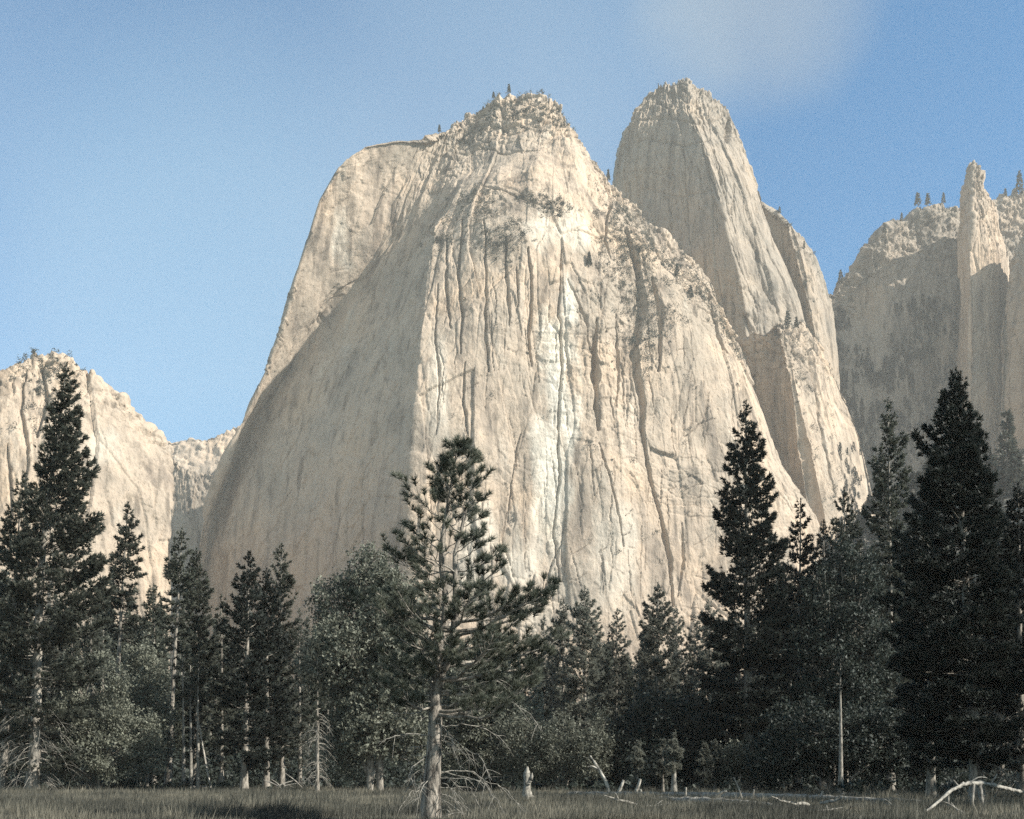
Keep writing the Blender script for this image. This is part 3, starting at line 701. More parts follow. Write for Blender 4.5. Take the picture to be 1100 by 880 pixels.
def conifer(label, px, Y, outline, group, name="pine_tree", cat="pine tree", top_px=None, trunk_r=0.35, seed=0, dens=1.0,
            tuft=0.48, K=12, width=0.15, mat=None, bark=None, bend=0.0, dead=0, dead_len=3.0, skip=0.15, low=-0.3, high=0.85,
            bole=False, dead_top=None):
    """outline: [(py, left px, right px), ...] from the top down, as read off at the tree's own distance Y"""
    g = np.random.default_rng(seed + 1000)
    b = site(px, Y)
    k = Y / F_PX
    ol = np.array(outline, float)
    if not bole and ol[-1, 0] < 822:
        c_, h_ = (ol[-1, 1] + ol[-1, 2]) / 2, (ol[-1, 2] - ol[-1, 1]) / 2
        ol = np.vstack([ol, [[min(ol[-1, 0] + 38, 818), c_ - h_ * 0.8, c_ + h_ * 0.8], [826, c_ - h_ * 0.55, c_ + h_ * 0.55]]])
    hz = EYE + (HORIZON - ol[:, 0]) * k - b[2]                    # heights above base
    H = hz[0]; tx = ((ol[0, 1] + ol[0, 2]) / 2 if top_px is None else top_px)
    def axis(z):
        t = np.clip(np.asarray(z, float) / H, 0, 1)
        return (tx - px) * k * t + bend * np.sin(t * 2.6) * np.sin(t * math.pi), 0.25 * np.sin(t * 4 + seed) * t
    axl = axis(hz)[0]
    rl = np.maximum(axl - (ol[:, 1] - px) * k, 0.15); rr = np.maximum((ol[:, 2] - px) * k - axl, 0.15)
    o_ = np.argsort(hz)
    hz_s, rl_s, rr_s = hz[o_], rl[o_], rr[o_]
    cb = hz_s[0]
    root = thing(name, label, cat, tuple(b), group)
    mb = MB()
    zz = np.linspace(-0.15, H * 0.995, 26); tt = np.clip(zz / H, 0, 1)
    ax, ay = axis(zz)
    rad = trunk_r * (1 - 0.93 * tt) * (1 + 0.35 * np.exp(-zz / (trunk_r * 2 + 0.2)))
    tube1(mb, np.stack([ax, ay, zz], 1), rad, 8)
    # limbs
    ch = H - cb
    nb = int(max(22, ch * 6.3 * dens))
    u = (np.arange(nb) + g.uniform(0, 1, nb)) / nb
    z = cb + ch * u ** 0.92 * 0.985
    z = np.where(g.uniform(size=nb) < 0.5, np.round(z / 0.75) * 0.75 + g.normal(size=nb) * 0.05, z)   # loose whorls
    z = np.clip(z, cb * 0.98, H * 0.985)
    keep = (g.uniform(size=nb) > skip) ; z = z[keep]; nb = len(z)
    az = g.uniform(0, 2 * math.pi, nb)
    f = (z - cb) / ch
    sl = low + (high - low) * f ** 1.3 + g.normal(size=nb) * 0.10
    cv = 0.18 + 0.2 * g.uniform(size=nb)
    wgt = np.clip(0.5 + 0.75 * np.cos(az), 0, 1)
    # reach of the crown at the height where the limb ends
    Rm = np.interp(z, hz_s, rl_s) * (1 - wgt) + np.interp(z, hz_s, rr_s) * wgt
    zt = np.minimum(z + Rm * (sl + cv) * 0.7, H)
    Rt = np.interp(zt, hz_s, rl_s) * (1 - wgt) + np.interp(zt, hz_s, rr_s) * wgt
    Lg = np.minimum(Rm, Rt * 1.1) * np.where(g.uniform(size=nb) < 0.22, g.uniform(0.45, 0.75, nb), g.uniform(0.8, 1.04, nb))
    S = 6; s = np.linspace(0, 1, S)
    dh = np.stack([np.cos(az), np.sin(az), 0 * az], 1)
    a0x, a0y = axis(z)
    base = np.stack([a0x, a0y, z], 1)
    side = np.stack([-dh[:, 1], dh[:, 0], 0 * az], 1) * (g.normal(size=(nb, 1)) * 0.12)
    bp = base[:, None, :] + (dh[:, None, :] * s[None, :, None] + side[:, None, :] * (s ** 2)[None, :, None]) * Lg[:, None, None]
    bp[..., 2] += Lg[:, None] * (sl[:, None] * s + cv[:, None] * s ** 2.5)
    br = np.clip(trunk_r * 0.11 * (1 - f) + 0.02, 0.02, 0.07)
    V, F = tubes(bp, br[:, None] * (1 - 0.75 * s)[None], 4); mb.add(V, F)
    mb.build("trunk", bark or M_BARK, root, smooth=True)
    # needle tufts
    cen, dr, rad_ = [], [], []
    nt = np.maximum(3, (Lg / tuft * 6.2 * dens ** 0.5).astype(int))
    rep = np.repeat(np.arange(nb), nt)
    q = np.clip(1.02 - g.uniform(size=len(rep)) ** 1.25 * np.where(Lg[rep] > 2.2, 0.72, 0.95), 0.02, 1.02)
    i0 = np.clip((q * (S - 1)).astype(int), 0, S - 2); fr = q * (S - 1) - i0
    pos = bp[rep, i0] * (1 - fr)[:, None] + bp[rep, i0 + 1] * fr[:, None]
    lat = g.normal(size=len(rep)) * np.minimum(0.34 * Lg[rep] * (1.15 - q), 1.1)
    pos = pos + np.stack([-dh[rep, 1], dh[rep, 0], 0 * lat], 1) * lat[:, None]
    pos[:, 2] += g.normal(size=len(rep)) * 0.10 + np.abs(lat) * 0.12
    D = unit(dh[rep] + np.stack([-dh[rep, 1], dh[rep, 0], 0 * lat], 1) * np.sign(lat)[:, None] * 0.5 + np.array([0, 0, 0.35]))
    R = tuft * g.uniform(0.65, 1.2, len(rep)) * np.clip(0.55 + 0.5 * (Lg[rep] / 1.5), 0.6, 1.0)
    # leader
    lead = np.stack([*axis(np.linspace(H - 1.2, H, 6)), np.linspace(H - 1.2, H, 6)], 1)
    pos = np.vstack([pos, lead]); D = np.vstack([D, np.tile([0, 0, 1.0], (6, 1))]); R = np.r_[R, np.full(6, tuft * 0.7)]
    V, F = blades(pos, D, R, K, width, g)
    fm = MB(); fm.add(V, F)
    fm.build("crown", mat or M_NEEDLE, root)
    if dead:
        dm = MB()
        droopers(dm, axis, g, max(0.8, cb * 0.15), (dead_top or cb + 0.15 * ch), dead, dead_len)
        dm.build("dead_limbs", M_DEAD, root)
    return root

def cone(px, top, w, base=846, p=0.8, cbase=None, top_w=2, tpx=None):
    """an ordinary conical outline: half width w (px) at the crown base"""
    cbase = cbase if cbase is not None else base - 60
    tpx = px if tpx is None else tpx
    out = []
    for t in np.linspace(0, 1, 7):
        py = top + (cbase - top) * t
        c = tpx + (px - tpx) * t
        h = top_w + (w - top_w) * (t ** p) * (1 if t < 0.85 else 0.88)
        out.append((py, c - h, c + h))
    return out

def broadleaf(label, px, Y, blobs, group=None, name="oak_tree", cat="oak tree", seed=0, n=900, K=12, leaf=0.24, cl=0.55, trunk_r=0.3, mat=None, bark=None, stems=1, gap=-0.25, dead=0, part="trunk"):
    """blobs: (px, py, rx px, ry px, depth offset m) crown masses at the tree's own distance"""
    g = np.random.default_rng(seed + 5000)
    b = site(px, Y); k = Y / F_PX
    root = thing(name, label, cat, tuple(b), group)
    bl = []
    for (bx, by, rx, ry, dy) in blobs:
        bl.append(((bx - px) * k, dy, EYE + (HORIZON - by) * k - b[2], rx * k, min(rx, ry * 1.2) * k * 1.0, ry * k))
    vol = np.array([q[3] * q[4] * q[5] for q in bl]) ** 0.75; vol /= vol.sum()
    fm = MB()
    for q, v in zip(bl, vol):
        m = int(n * v)
        d = unit(g.normal(size=(m * 2, 3))); r = g.uniform(0.12, 1, (m * 2, 1)) ** 0.45
        wob = 1 + 0.22 * vnoise(d[:, 0] * 3 + seed, d[:, 1] * 3, d[:, 2] * 3, seed)[:, None]
        c = np.array(q[:3]) + d * r * wob * np.array(q[3:])
        keep = (vnoise(c[:, 0] / 1.1, c[:, 1] / 1.1, c[:, 2] / 0.9, seed + 3) > gap) & (c[:, 2] > 0.15)
        c = c[keep][:m]
        V, F = leaves(c, np.full(len(c), cl) * g.uniform(0.6, 1.2, len(c)), K, leaf, g); fm.add(V, F)
    mb = MB()
    for s_ in range(stems):
        off = np.array([g.normal() * 0.5, g.normal() * 0.4, 0]) * (stems > 1)
        for j, q in enumerate(bl):
            if stems > 1 and j % stems != s_: continue
            end = np.array(q[:3]) + np.array([0, 0, q[5] * 0.4])
            p0 = np.array([0, 0, -0.1]) + off
            midp = np.array([end[0] * 0.35 + off[0], end[1] * 0.35 + off[1], end[2] * 0.55])
            tube1(mb, [p0, p0 + [0, 0, end[2] * 0.25], midp, end], [trunk_r, trunk_r * 0.7, trunk_r * 0.45, 0.03], 6, n=12)
            m = 9
            for _ in range(m):
                e2 = np.array(q[:3]) + unit(g.normal(size=3)) * np.array(q[3:]) * 0.9
                tube1(mb, [midp + (end - midp) * g.uniform(0, 0.8), (midp + e2) / 2 + g.normal(size=3) * 0.25, e2], [trunk_r * 0.25, trunk_r * 0.14, 0.012], 4, n=7, cap=False)
    mb.build(part, bark or M_BARK, root, smooth=True)
    fm.build("crown", mat or M_LEAF, root)
    if dead:
        dm = MB(); droopers(dm, lambda z: (0.0, 0.0), g, 1.0, 6.0, dead, 3.0, 0.4); dm.build("dead_limbs", M_DEAD, root)
    return root

# ------------------------------------------------------------------ the lone pine in the meadow
def lone_pine():
    g = np.random.default_rng(42)
    Y = 41.0; k = Y / F_PX; bpx = 462.0
    b = site(bpx, Y)
    root = thing("pine_tree", "lone spiky pine with a forked pale trunk standing in the open meadow", "pine tree", tuple(b))
    def q(px, py, dy=0.0): return np.array([(px - bpx) * k, dy, EYE + (HORIZON - py) * k - b[2]])
    mb = MB()
    main = [q(462, 890), q(463, 860), q(466, 810), q(468, 770), q(467, 735), q(470, 700), q(478, 665), q(479, 640), q(474, 610), q(475, 580), q(480, 550), q(486, 515), q(490, 490), q(492, 470)]
    tube1(mb, main, np.array([0.40, 0.33, 0.265, 0.24, 0.22, 0.15, 0.13, 0.115, 0.105, 0.095, 0.08, 0.06, 0.04, 0.012]), 14, n=70)
    second = [q(468, 745), q(480, 715, -0.3), q(487, 690, -0.5), q(490, 650, -0.6), q(490, 620, -0.7), q(489, 600, -0.7), q(495, 580, -0.6), q(500, 555, -0.5), q(505, 530, -0.3)]
    tube1(mb, second, np.array([0.15, 0.14, 0.12, 0.10, 0.09, 0.08, 0.065, 0.05, 0.015]), 10, n=40)
    mb.build("trunk", M_BARK_HERO, root, smooth=True)
    mp = smooth_path(main, 120); sp = smooth_path(second, 60)
    ol = np.array([(470,488,496),(482,478,508),(495,470,518),(505,464,529),(522,461,535),(540,448,534),(552,432,527),(568,426,522),(585,420,520),(600,424,536),(615,420,545),(630,416,562),(642,402,580),(655,396,592),(672,396,594),(690,396,592),(710,394,586),(728,402,580),(745,408,568),(766,422,548)], float)
    zs = EYE + (HORIZON - ol[:, 0]) * k - b[2]
    order = np.argsort(zs)
    xl = ((ol[:, 1] - bpx) * k)[order]; xr = ((ol[:, 2] - bpx) * k)[order]; zs = zs[order]
    cen, dr, rad = [], [], []
    nb = 126
    z_lo, z_hi = zs[0] - 0.1, zs[-1] - 0.35
    limbs = []
    for i in range(nb):
        f = (i + g.uniform()) / nb
        z = z_lo + (z_hi - z_lo) * f ** 1.12
        path = mp if (g.uniform() < 0.68 or z < sp[8, 2] or z > sp[-1, 2]) else sp
        j = np.argmin(np.abs(path[:, 2] - z)); p0 = path[j]
        a = i * 2.39996 + g.normal() * 0.35
        ca, sa = math.cos(a), math.sin(a)
        slope = -0.05 + 0.75 * f ** 1.2 + g.normal() * 0.12
        zt = np.clip(z + 0.55, zs[0], zs[-1])
        RL = p0[0] - np.interp(zt, zs, xl); RR = np.interp(zt, zs, xr) - p0[0]
        w = min(max(0.5 + 0.8 * ca, 0), 1); L = max(RL * (1 - w) + RR * w, 0.3) * (1.08 + 0.06 * max(ca, 0) * (1 - f))
        L *= g.uniform(0.84, 1.06) if g.uniform() < 0.62 else g.uniform(0.42, 0.8)
        S = 9; s = np.linspace(0, 1, S)
        pts = p0 + np.array([ca, sa, 0]) * (L * s)[:, None] + np.array([-sa, ca, 0]) * (L * 0.14 * g.normal() * s ** 2)[:, None]
        pts[:, 2] += L * (slope * s * 0.7 + (0.12 + 0.22 * g.uniform()) * s ** 3) + 0.03 * np.cumsum(g.normal(size=S)) * L * 0.5
        pts[1:-1] += g.normal(size=(S - 2, 3)) * 0.02 * L
        r0 = 0.014 + 0.012 * L * (1 - 0.5 * f)
        if g.uniform() < 0.16: continue
        limbs.append((pts, r0 * (1 - 0.8 * s)))
        nt = max(4, int(L * (5.4 - 2.0 * f)))
        tips = [(pts[-1], unit(pts[-1] - pts[-2]))]
        for t in range(nt):
            u = 0.30 + 0.68 * (t + g.uniform()) / nt; i0 = min(int(u * (S - 1)), S - 2)
            o = pts[i0] + (pts[i0 + 1] - pts[i0]) * (u * (S - 1) - i0)
            sd = 1 if t % 2 else -1
            d = unit(np.array([ca, sa, 0]) * 0.8 + np.array([-sa, ca, 0]) * sd * g.uniform(0.4, 1.0) + np.array([0, 0, g.uniform(0.0, 0.9)]))
            l2 = (0.30 + 0.34 * L * (1.05 - u)) * g.uniform(0.6, 1.1)
            v = np.linspace(0, 1, 5)
            tp = o + d * (l2 * v)[:, None]; tp[:, 2] += l2 * 0.22 * v ** 2
            limbs.append((resample(tp, S), np.linspace(0.014, 0.006, S)))
            tips.append((tp[-1], unit(tp[-1] - tp[-2])))
            if l2 > 0.6: tips.append((tp[3], unit(d + g.normal(size=3) * 0.6)))
        for (c, d) in tips:
            m = 1 + int(g.uniform() < 0.9)
            for e in range(m):
                cen.append(c - d * 0.13 * e); dr.append(unit(d * 1.0 + np.array([0, 0, 0.25]))); rad.append(g.uniform(0.22, 0.33))
    for zf in np.linspace(0, 0.7, 6):
        cen.append(mp[-1] - np.array([0, 0, zf * 0.6])); dr.append(np.array([0, 0, 1.0])); rad.append(0.2)
    # the strongest limbs are parts of their own, the twigs ride with the crown
    big = sorted(range(len(limbs)), key=lambda i: -limbs[i][1][0])[:34]
    bigset = set(big)
    for i in big:
        lm = MB(); tube1(lm, limbs[i][0], limbs[i][1] * 1.25, 7, n=16); lm.build("limb", M_BARK, root, smooth=True)
    rest = [limbs[i] for i in range(len(limbs)) if i not in bigset]
    tm = MB(); V, F = tubes(np.array([r[0] for r in rest]), np.array([r[1] for r in rest]), 5); tm.add(V, F)
    tm.build("twigs", M_BARK, root, smooth=True)
    C, D, R = np.array(cen), np.array(dr), np.array(rad)
    V, F = blades(C, D, R, 64, 0.034, g, spread=0.9, up=0.1)
    fm = MB(); fm.add(V, F); fm.build("crown", M_NEEDLE_HERO, root)
    # bare lower limbs read off one by one
    bare = [
     ([(466,770),(492,752),(520,745),(545,752),(565,765),(575,785)], 0.045, -1.0), ([(466,745),(500,738),(530,728),(548,726)], 0.06, -0.6),
     ([(466,790),(440,788),(425,793),(415,799)], 0.04, -0.8), ([(466,800),(440,803),(430,812)], 0.035, 0.6), ([(463,808),(446,820),(440,835),(452,843)], 0.03, -0.9),
     ([(470,835),(500,838),(520,842),(530,855),(538,872)], 0.035, -0.9), ([(470,832),(495,826),(512,834),(524,850),(528,870)], 0.03, 0.8),
     ([(470,840),(488,850),(496,868)], 0.022, -0.7), ([(470,868),(485,873),(492,870)], 0.025, -1.0), ([(470,845),(505,845),(515,860),(520,876)], 0.022, 0.3),
     ([(470,828),(500,834),(535,842),(552,862),(560,874)], 0.024, -0.4), ([(455,850),(445,848),(438,858)], 0.02, -0.8), ([(470,780),(510,775),(540,790),(556,812)], 0.03, 0.9),
     ([(468,755),(440,745),(415,748)], 0.04, -0.5), ([(466,760),(436,768),(410,764)], 0.035, 0.7), ([(470,810),(500,805),(520,815),(530,838)], 0.025, -1.2),
    ]
    for i, (pp, r, dy) in enumerate(bare):
        S = len(pp)
        pts = np.array([q(x, y, dy * j / (S - 1) * 1.6) for j, (x, y) in enumerate(pp)])
        lm = MB(); path = smooth_path(pts, 20, 3)
        path[1:] += np.cumsum(g.normal(size=(19, 3)) * 0.02, 0) + g.normal(size=(19, 3)) * 0.012
        tube1(lm, path, np.linspace(r * 0.72, 0.006, 20), 6)
        for t in range(7):
            j = int(g.integers(5, 19)); d = unit(unit(path[j] - path[j - 1]) + g.normal(size=3) * 0.7 + np.array([0, 0, -0.35])); l2 = g.uniform(0.25, 0.75)
            v = np.linspace(0, 1, 6)[:, None]; tp = path[j] + d * l2 * v; tp[:, 2:] -= 0.3 * l2 * v ** 2
            tube1(lm, tp, np.linspace(0.01, 0.004, 6), 4, cap=False)
        lm.build("dead_limb", M_DEAD, root, smooth=True)
    dm = MB()
    droopers(dm, lambda z: (0.05, 0.0), g, 0.7, 3.4, 18, 1.9, droop=0.7, r0=0.016, twigs=7)
    dm.build("dead_twigs", M_DEAD, root)
lone_pine()

# ------------------------------------------------------------------ the wood behind the meadow, left to right
GL, GC, GR = "pines at the left of the wood", "pines in the middle of the wood", "dark pines at the right of the wood"
conifer("tallest pine at the left edge, dense narrow spire with bare drooping lower limbs", 34, 106,
  [(392,70,77),(410,64,84),(440,58,86),(470,50,94),(500,42,98),(540,30,104),(575,24,108),(610,14,112),(650,4,118),(700,-4,112),(745,0,100)], GL, top_px=73, trunk_r=0.55, seed=1, dens=1.35, tuft=0.46, dead=60, dead_len=4.5, skip=0.1, bend=-0.8)
conifer("lower pine at the far left edge, half hidden by the tallest pine", 2, 112,
  [(508,22,28),(530,14,36),(560,8,40),(600,-8,44),(660,-20,44),(740,-24,40)], GL, top_px=25, trunk_r=0.4, seed=2, dens=1.1, dead=30, dead_len=4)
conifer("slender open pine whose bare pale trunk shows below a layered crown", 120, 128,
  [(540,135,140),(560,129,146),(590,120,152),(620,112,160),(650,108,160),(690,106,152)], GL, top_px=137, trunk_r=0.36, seed=3, bole=True, dens=1.05, skip=0.16, high=0.5)
conifer("straight pine with a long pale trunk line, front tree of the close pair", 180, 124,
  [(568,192,197),(590,184,204),(620,176,212),(660,172,214),(700,170,208)], GL, top_px=195, trunk_r=0.36, seed=4, bole=True, dens=1.05, skip=0.16)
conifer("fuller pine just behind the pale trunk of the close pair", 209, 128,
  [(590,208,214),(615,200,222),(650,194,230),(700,190,234),(760,192,228)], GL, top_px=211, trunk_r=0.3, seed=5, dens=1.25)
conifer("short dark pine peeping up between the layered pine and the close pair", 166, 140,
  [(628,163,168),(650,156,176),(700,150,182),(780,150,184)], GL, trunk_r=0.28, seed=6, dens=1.2)
conifer("dark dense pine with twin tops, left one of the pointed clump", 262, 114,
  [(594,266,271),(610,258,278),(635,250,286),(670,238,292),(720,228,296),(770,224,296),(800,232,290)], GL, top_px=268, trunk_r=0.36, seed=7, dens=1.2, mat=M_NEEDLE_DARK)
conifer("dark pine filling the middle of the pointed clump", 286, 118,
  [(612,284,290),(640,272,302),(690,262,312),(760,258,316),(800,262,310)], GL, trunk_r=0.33, seed=8, dens=1.1, mat=M_NEEDLE_DARK)
conifer("narrow pine with the sharpest top on the right of the pointed clump", 303, 121,
  [(585,300,304),(600,294,310),(630,288,318),(680,284,322),(740,284,324),(790,288,320)], GL, top_px=302, trunk_r=0.3, seed=9, dens=1.0)
conifer("thin young pine with a straight white trunk and weeping bare twigs", 341, 100,
  [(690,339,343),(710,330,352),(740,326,356),(775,326,357)], GL, trunk_r=0.17, seed=10, bole=True, dens=0.8, dead=70, dead_len=1.6, dead_top=6.5, mat=M_NEEDLE)
broadleaf("rounded leafy oak mass left of the lone pine, pale grey green leaves", 395, 104,
  [(398,622,32,36,0),(360,650,30,36,0.5),(425,650,36,46,-1),(380,700,44,44,-1.5),(432,712,36,52,-2),(350,720,28,44,0),(400,770,44,44,-1),(440,790,30,34,0),(372,800,30,34,0.5)], None, seed=11, n=4200, K=10, leaf=0.30, cl=0.5, trunk_r=0.35, stems=3)
broadleaf("twiggy oak thicket under the tallest pine at the left", 96, 112,
  [(84,742,18,34,0),(108,735,16,40,0.6),(132,765,20,46,-1),(66,790,22,40,0),(152,800,22,36,0.5),(98,800,30,34,-1.2),(125,815,26,26,-1.5),(60,820,22,22,0)], None, seed=12, n=2600, K=10, leaf=0.25, trunk_r=0.16, stems=4, dead=40, mat=M_LEAF, gap=-0.05)
broadleaf("low leafy tree between the slender open pine and the close pair", 158, 120,
  [(152,735,24,50,0),(166,780,24,46,0),(140,800,24,36,0)], None, seed=13, n=1300, K=10, leaf=0.28, trunk_r=0.2)
for i, (x, t, y_, lab) in enumerate([(197,690,118,"bare white sapling trunk, left of three below the close pair"),(205,700,119,"bare white sapling trunk, middle of three below the close pair"),(213,694,117,"bare white sapling trunk, right of three below the close pair")]):
    conifer(lab, x, y_, [(t, x-2, x+2), (t+20, x-9, x+9), (t+60, x-10, x+10)], "white sapling trunks", name="young_pine", cat="young pine", trunk_r=0.2, seed=20+i, bole=True, dens=0.7, bark=M_DEAD)
conifer("slim dark pine between the tallest pine and the slender open pine", 97, 122,
  [(622,95,99),(645,89,105),(690,84,110),(760,82,112)], GL, trunk_r=0.25, seed=24, dens=0.9)
conifer("slim pine directly right of the fuller pine of the close pair", 238, 126,
  [(640,236,240),(665,230,246),(710,225,251),(770,224,252)], GL, trunk_r=0.24, seed=25, dens=0.9)
conifer("slim pine between the slender open pine and the close pair, with an off centre top", 147, 130,
  [(655,146,150),(680,140,156),(730,136,160),(780,136,160)], GL, trunk_r=0.24, seed=26, dens=0.9)
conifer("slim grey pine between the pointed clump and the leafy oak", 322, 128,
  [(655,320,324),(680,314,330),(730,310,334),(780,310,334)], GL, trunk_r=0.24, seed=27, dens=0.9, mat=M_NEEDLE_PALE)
# middle
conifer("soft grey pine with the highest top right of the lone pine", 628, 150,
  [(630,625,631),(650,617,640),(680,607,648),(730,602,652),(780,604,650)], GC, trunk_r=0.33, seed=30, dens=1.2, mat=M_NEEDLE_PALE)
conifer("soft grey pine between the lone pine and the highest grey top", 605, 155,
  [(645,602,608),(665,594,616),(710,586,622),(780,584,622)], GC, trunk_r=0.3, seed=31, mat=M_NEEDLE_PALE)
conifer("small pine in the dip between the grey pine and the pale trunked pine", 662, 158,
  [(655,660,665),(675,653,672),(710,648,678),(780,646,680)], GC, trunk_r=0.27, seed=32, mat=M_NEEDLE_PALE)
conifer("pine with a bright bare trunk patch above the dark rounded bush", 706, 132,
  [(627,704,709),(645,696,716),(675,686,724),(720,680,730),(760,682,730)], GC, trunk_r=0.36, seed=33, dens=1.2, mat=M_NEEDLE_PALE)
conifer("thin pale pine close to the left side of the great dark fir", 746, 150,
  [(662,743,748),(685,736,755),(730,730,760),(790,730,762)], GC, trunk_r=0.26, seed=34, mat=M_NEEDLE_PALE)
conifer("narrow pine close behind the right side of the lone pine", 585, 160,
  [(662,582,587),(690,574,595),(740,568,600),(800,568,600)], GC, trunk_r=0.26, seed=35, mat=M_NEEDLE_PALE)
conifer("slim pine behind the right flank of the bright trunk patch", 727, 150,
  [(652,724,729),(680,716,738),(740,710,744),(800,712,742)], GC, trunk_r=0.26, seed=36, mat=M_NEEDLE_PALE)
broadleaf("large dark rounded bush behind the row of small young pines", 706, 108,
  [(706,770,40,34,0),(676,790,30,34,0),(742,785,34,36,0.5),(705,815,50,30,-1),(665,820,24,26,0),(750,820,28,28,0)], None, name="bush", cat="bush", seed=14, n=2300, K=10, leaf=0.26, trunk_r=0.16, stems=3, mat=M_LEAF_DARK, part="stem")
broadleaf("pale leafy bush at the meadow edge right of the lone pine", 602, 106,
  [(600,800,28,32,0),(575,815,24,28,0),(628,812,26,32,-0.5),(645,800,20,36,0.5),(555,800,26,36,1)], None, name="bush", cat="bush", seed=15, n=2300, K=10, leaf=0.22, trunk_r=0.1, stems=5, gap=-0.2, part="stem")
broadleaf("leafy oak directly behind the lone pine", 520, 112,
  [(520,735,44,50,0),(490,770,44,50,1),(550,770,36,46,0),(515,810,50,34,0)], None, seed=16, n=2600, K=10, leaf=0.28, trunk_r=0.25, stems=3)
yp = "small young pines at the meadow edge"
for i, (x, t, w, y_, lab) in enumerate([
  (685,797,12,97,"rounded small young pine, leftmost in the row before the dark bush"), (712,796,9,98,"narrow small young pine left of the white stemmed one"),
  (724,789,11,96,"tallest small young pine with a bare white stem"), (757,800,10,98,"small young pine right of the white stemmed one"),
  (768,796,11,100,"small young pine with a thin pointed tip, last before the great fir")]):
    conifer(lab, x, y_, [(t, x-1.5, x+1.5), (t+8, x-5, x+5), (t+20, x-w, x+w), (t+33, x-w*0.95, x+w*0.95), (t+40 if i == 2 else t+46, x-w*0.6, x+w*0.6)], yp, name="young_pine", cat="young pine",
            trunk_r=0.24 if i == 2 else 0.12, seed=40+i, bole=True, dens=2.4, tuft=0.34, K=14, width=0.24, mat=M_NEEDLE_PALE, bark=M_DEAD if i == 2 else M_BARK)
broadleaf("low grey brush between the young pines and the great fir", 790, 101,
  [(790,815,18,20,0),(812,825,16,16,0)], None, name="bush", cat="bush", seed=17, n=500, K=10, leaf=0.22, trunk_r=0.08, stems=2, part="stem")
# right
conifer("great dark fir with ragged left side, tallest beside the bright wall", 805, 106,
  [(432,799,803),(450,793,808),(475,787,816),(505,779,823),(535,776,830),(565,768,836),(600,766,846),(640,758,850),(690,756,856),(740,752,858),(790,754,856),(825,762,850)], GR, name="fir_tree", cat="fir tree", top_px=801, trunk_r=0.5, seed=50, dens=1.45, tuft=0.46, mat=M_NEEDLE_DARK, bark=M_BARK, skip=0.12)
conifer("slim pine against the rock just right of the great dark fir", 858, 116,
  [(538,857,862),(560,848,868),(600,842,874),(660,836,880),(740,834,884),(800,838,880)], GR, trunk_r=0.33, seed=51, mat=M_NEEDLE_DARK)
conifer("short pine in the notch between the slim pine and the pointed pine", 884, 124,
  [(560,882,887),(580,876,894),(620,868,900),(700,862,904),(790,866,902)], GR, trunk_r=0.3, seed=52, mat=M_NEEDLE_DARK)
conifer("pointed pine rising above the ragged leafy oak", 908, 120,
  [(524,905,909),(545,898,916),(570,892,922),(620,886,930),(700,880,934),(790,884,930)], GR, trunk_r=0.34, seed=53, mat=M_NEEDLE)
conifer("tall slender open pine left of the massive black pine", 957, 112,
  [(427,953,957),(445,946,963),(475,940,972),(505,935,980),(540,930,984),(575,930,982),(620,932,980),(700,934,980),(780,936,980)], GR, top_px=955, trunk_r=0.38, seed=54, dens=1.0, skip=0.2, tuft=0.46, mat=M_NEEDLE)
broadleaf("ragged leafy oak filling the gap below the pointed pine", 900, 104,
  [(880,640,20,34,0),(905,610,18,34,0.5),(930,630,20,40,0),(918,672,30,44,-0.5),(866,690,24,46,0),(890,705,26,44,-1),(945,705,24,50,0),(915,750,36,40,-1),(870,760,28,40,0)], None, seed=18, n=3000, K=10, leaf=0.27, trunk_r=0.22, stems=3, mat=M_LEAF_DARK, gap=-0.12)
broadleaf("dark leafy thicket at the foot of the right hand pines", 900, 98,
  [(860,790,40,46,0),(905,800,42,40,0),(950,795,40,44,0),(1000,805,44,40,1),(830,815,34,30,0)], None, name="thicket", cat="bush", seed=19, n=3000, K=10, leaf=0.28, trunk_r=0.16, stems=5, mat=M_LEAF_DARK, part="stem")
conifer("thin bare pale trunk under the dark right hand pines", 903, 92,
  [(700,901,906),(715,892,914),(745,890,916)], GR, trunk_r=0.2, seed=55, bole=True, dens=0.8, mat=M_NEEDLE_DARK, bark=M_DEAD)
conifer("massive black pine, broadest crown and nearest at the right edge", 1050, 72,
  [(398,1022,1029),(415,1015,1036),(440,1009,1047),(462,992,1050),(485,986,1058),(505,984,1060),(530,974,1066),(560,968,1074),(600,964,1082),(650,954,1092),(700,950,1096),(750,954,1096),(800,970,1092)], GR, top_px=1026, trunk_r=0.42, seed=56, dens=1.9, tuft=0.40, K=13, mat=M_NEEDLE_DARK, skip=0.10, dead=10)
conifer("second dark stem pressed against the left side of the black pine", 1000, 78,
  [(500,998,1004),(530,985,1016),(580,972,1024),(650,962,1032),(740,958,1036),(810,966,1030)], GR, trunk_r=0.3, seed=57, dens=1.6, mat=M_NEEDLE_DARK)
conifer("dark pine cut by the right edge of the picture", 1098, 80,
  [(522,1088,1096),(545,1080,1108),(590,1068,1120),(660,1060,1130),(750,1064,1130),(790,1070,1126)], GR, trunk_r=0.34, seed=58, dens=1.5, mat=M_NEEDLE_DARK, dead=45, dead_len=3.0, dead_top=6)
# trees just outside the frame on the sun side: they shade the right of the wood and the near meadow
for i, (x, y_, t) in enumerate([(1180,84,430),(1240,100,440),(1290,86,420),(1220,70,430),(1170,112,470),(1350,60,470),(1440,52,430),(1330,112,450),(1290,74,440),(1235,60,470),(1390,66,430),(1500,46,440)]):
    conifer("dark pine standing beyond the right edge, seen only by its shadow on the meadow", x, y_, cone(x, t, 46 * 90 / y_), GR, trunk_r=0.4, seed=70 + i, dens=1.0, tuft=0.55, K=10, mat=M_NEEDLE_DARK)

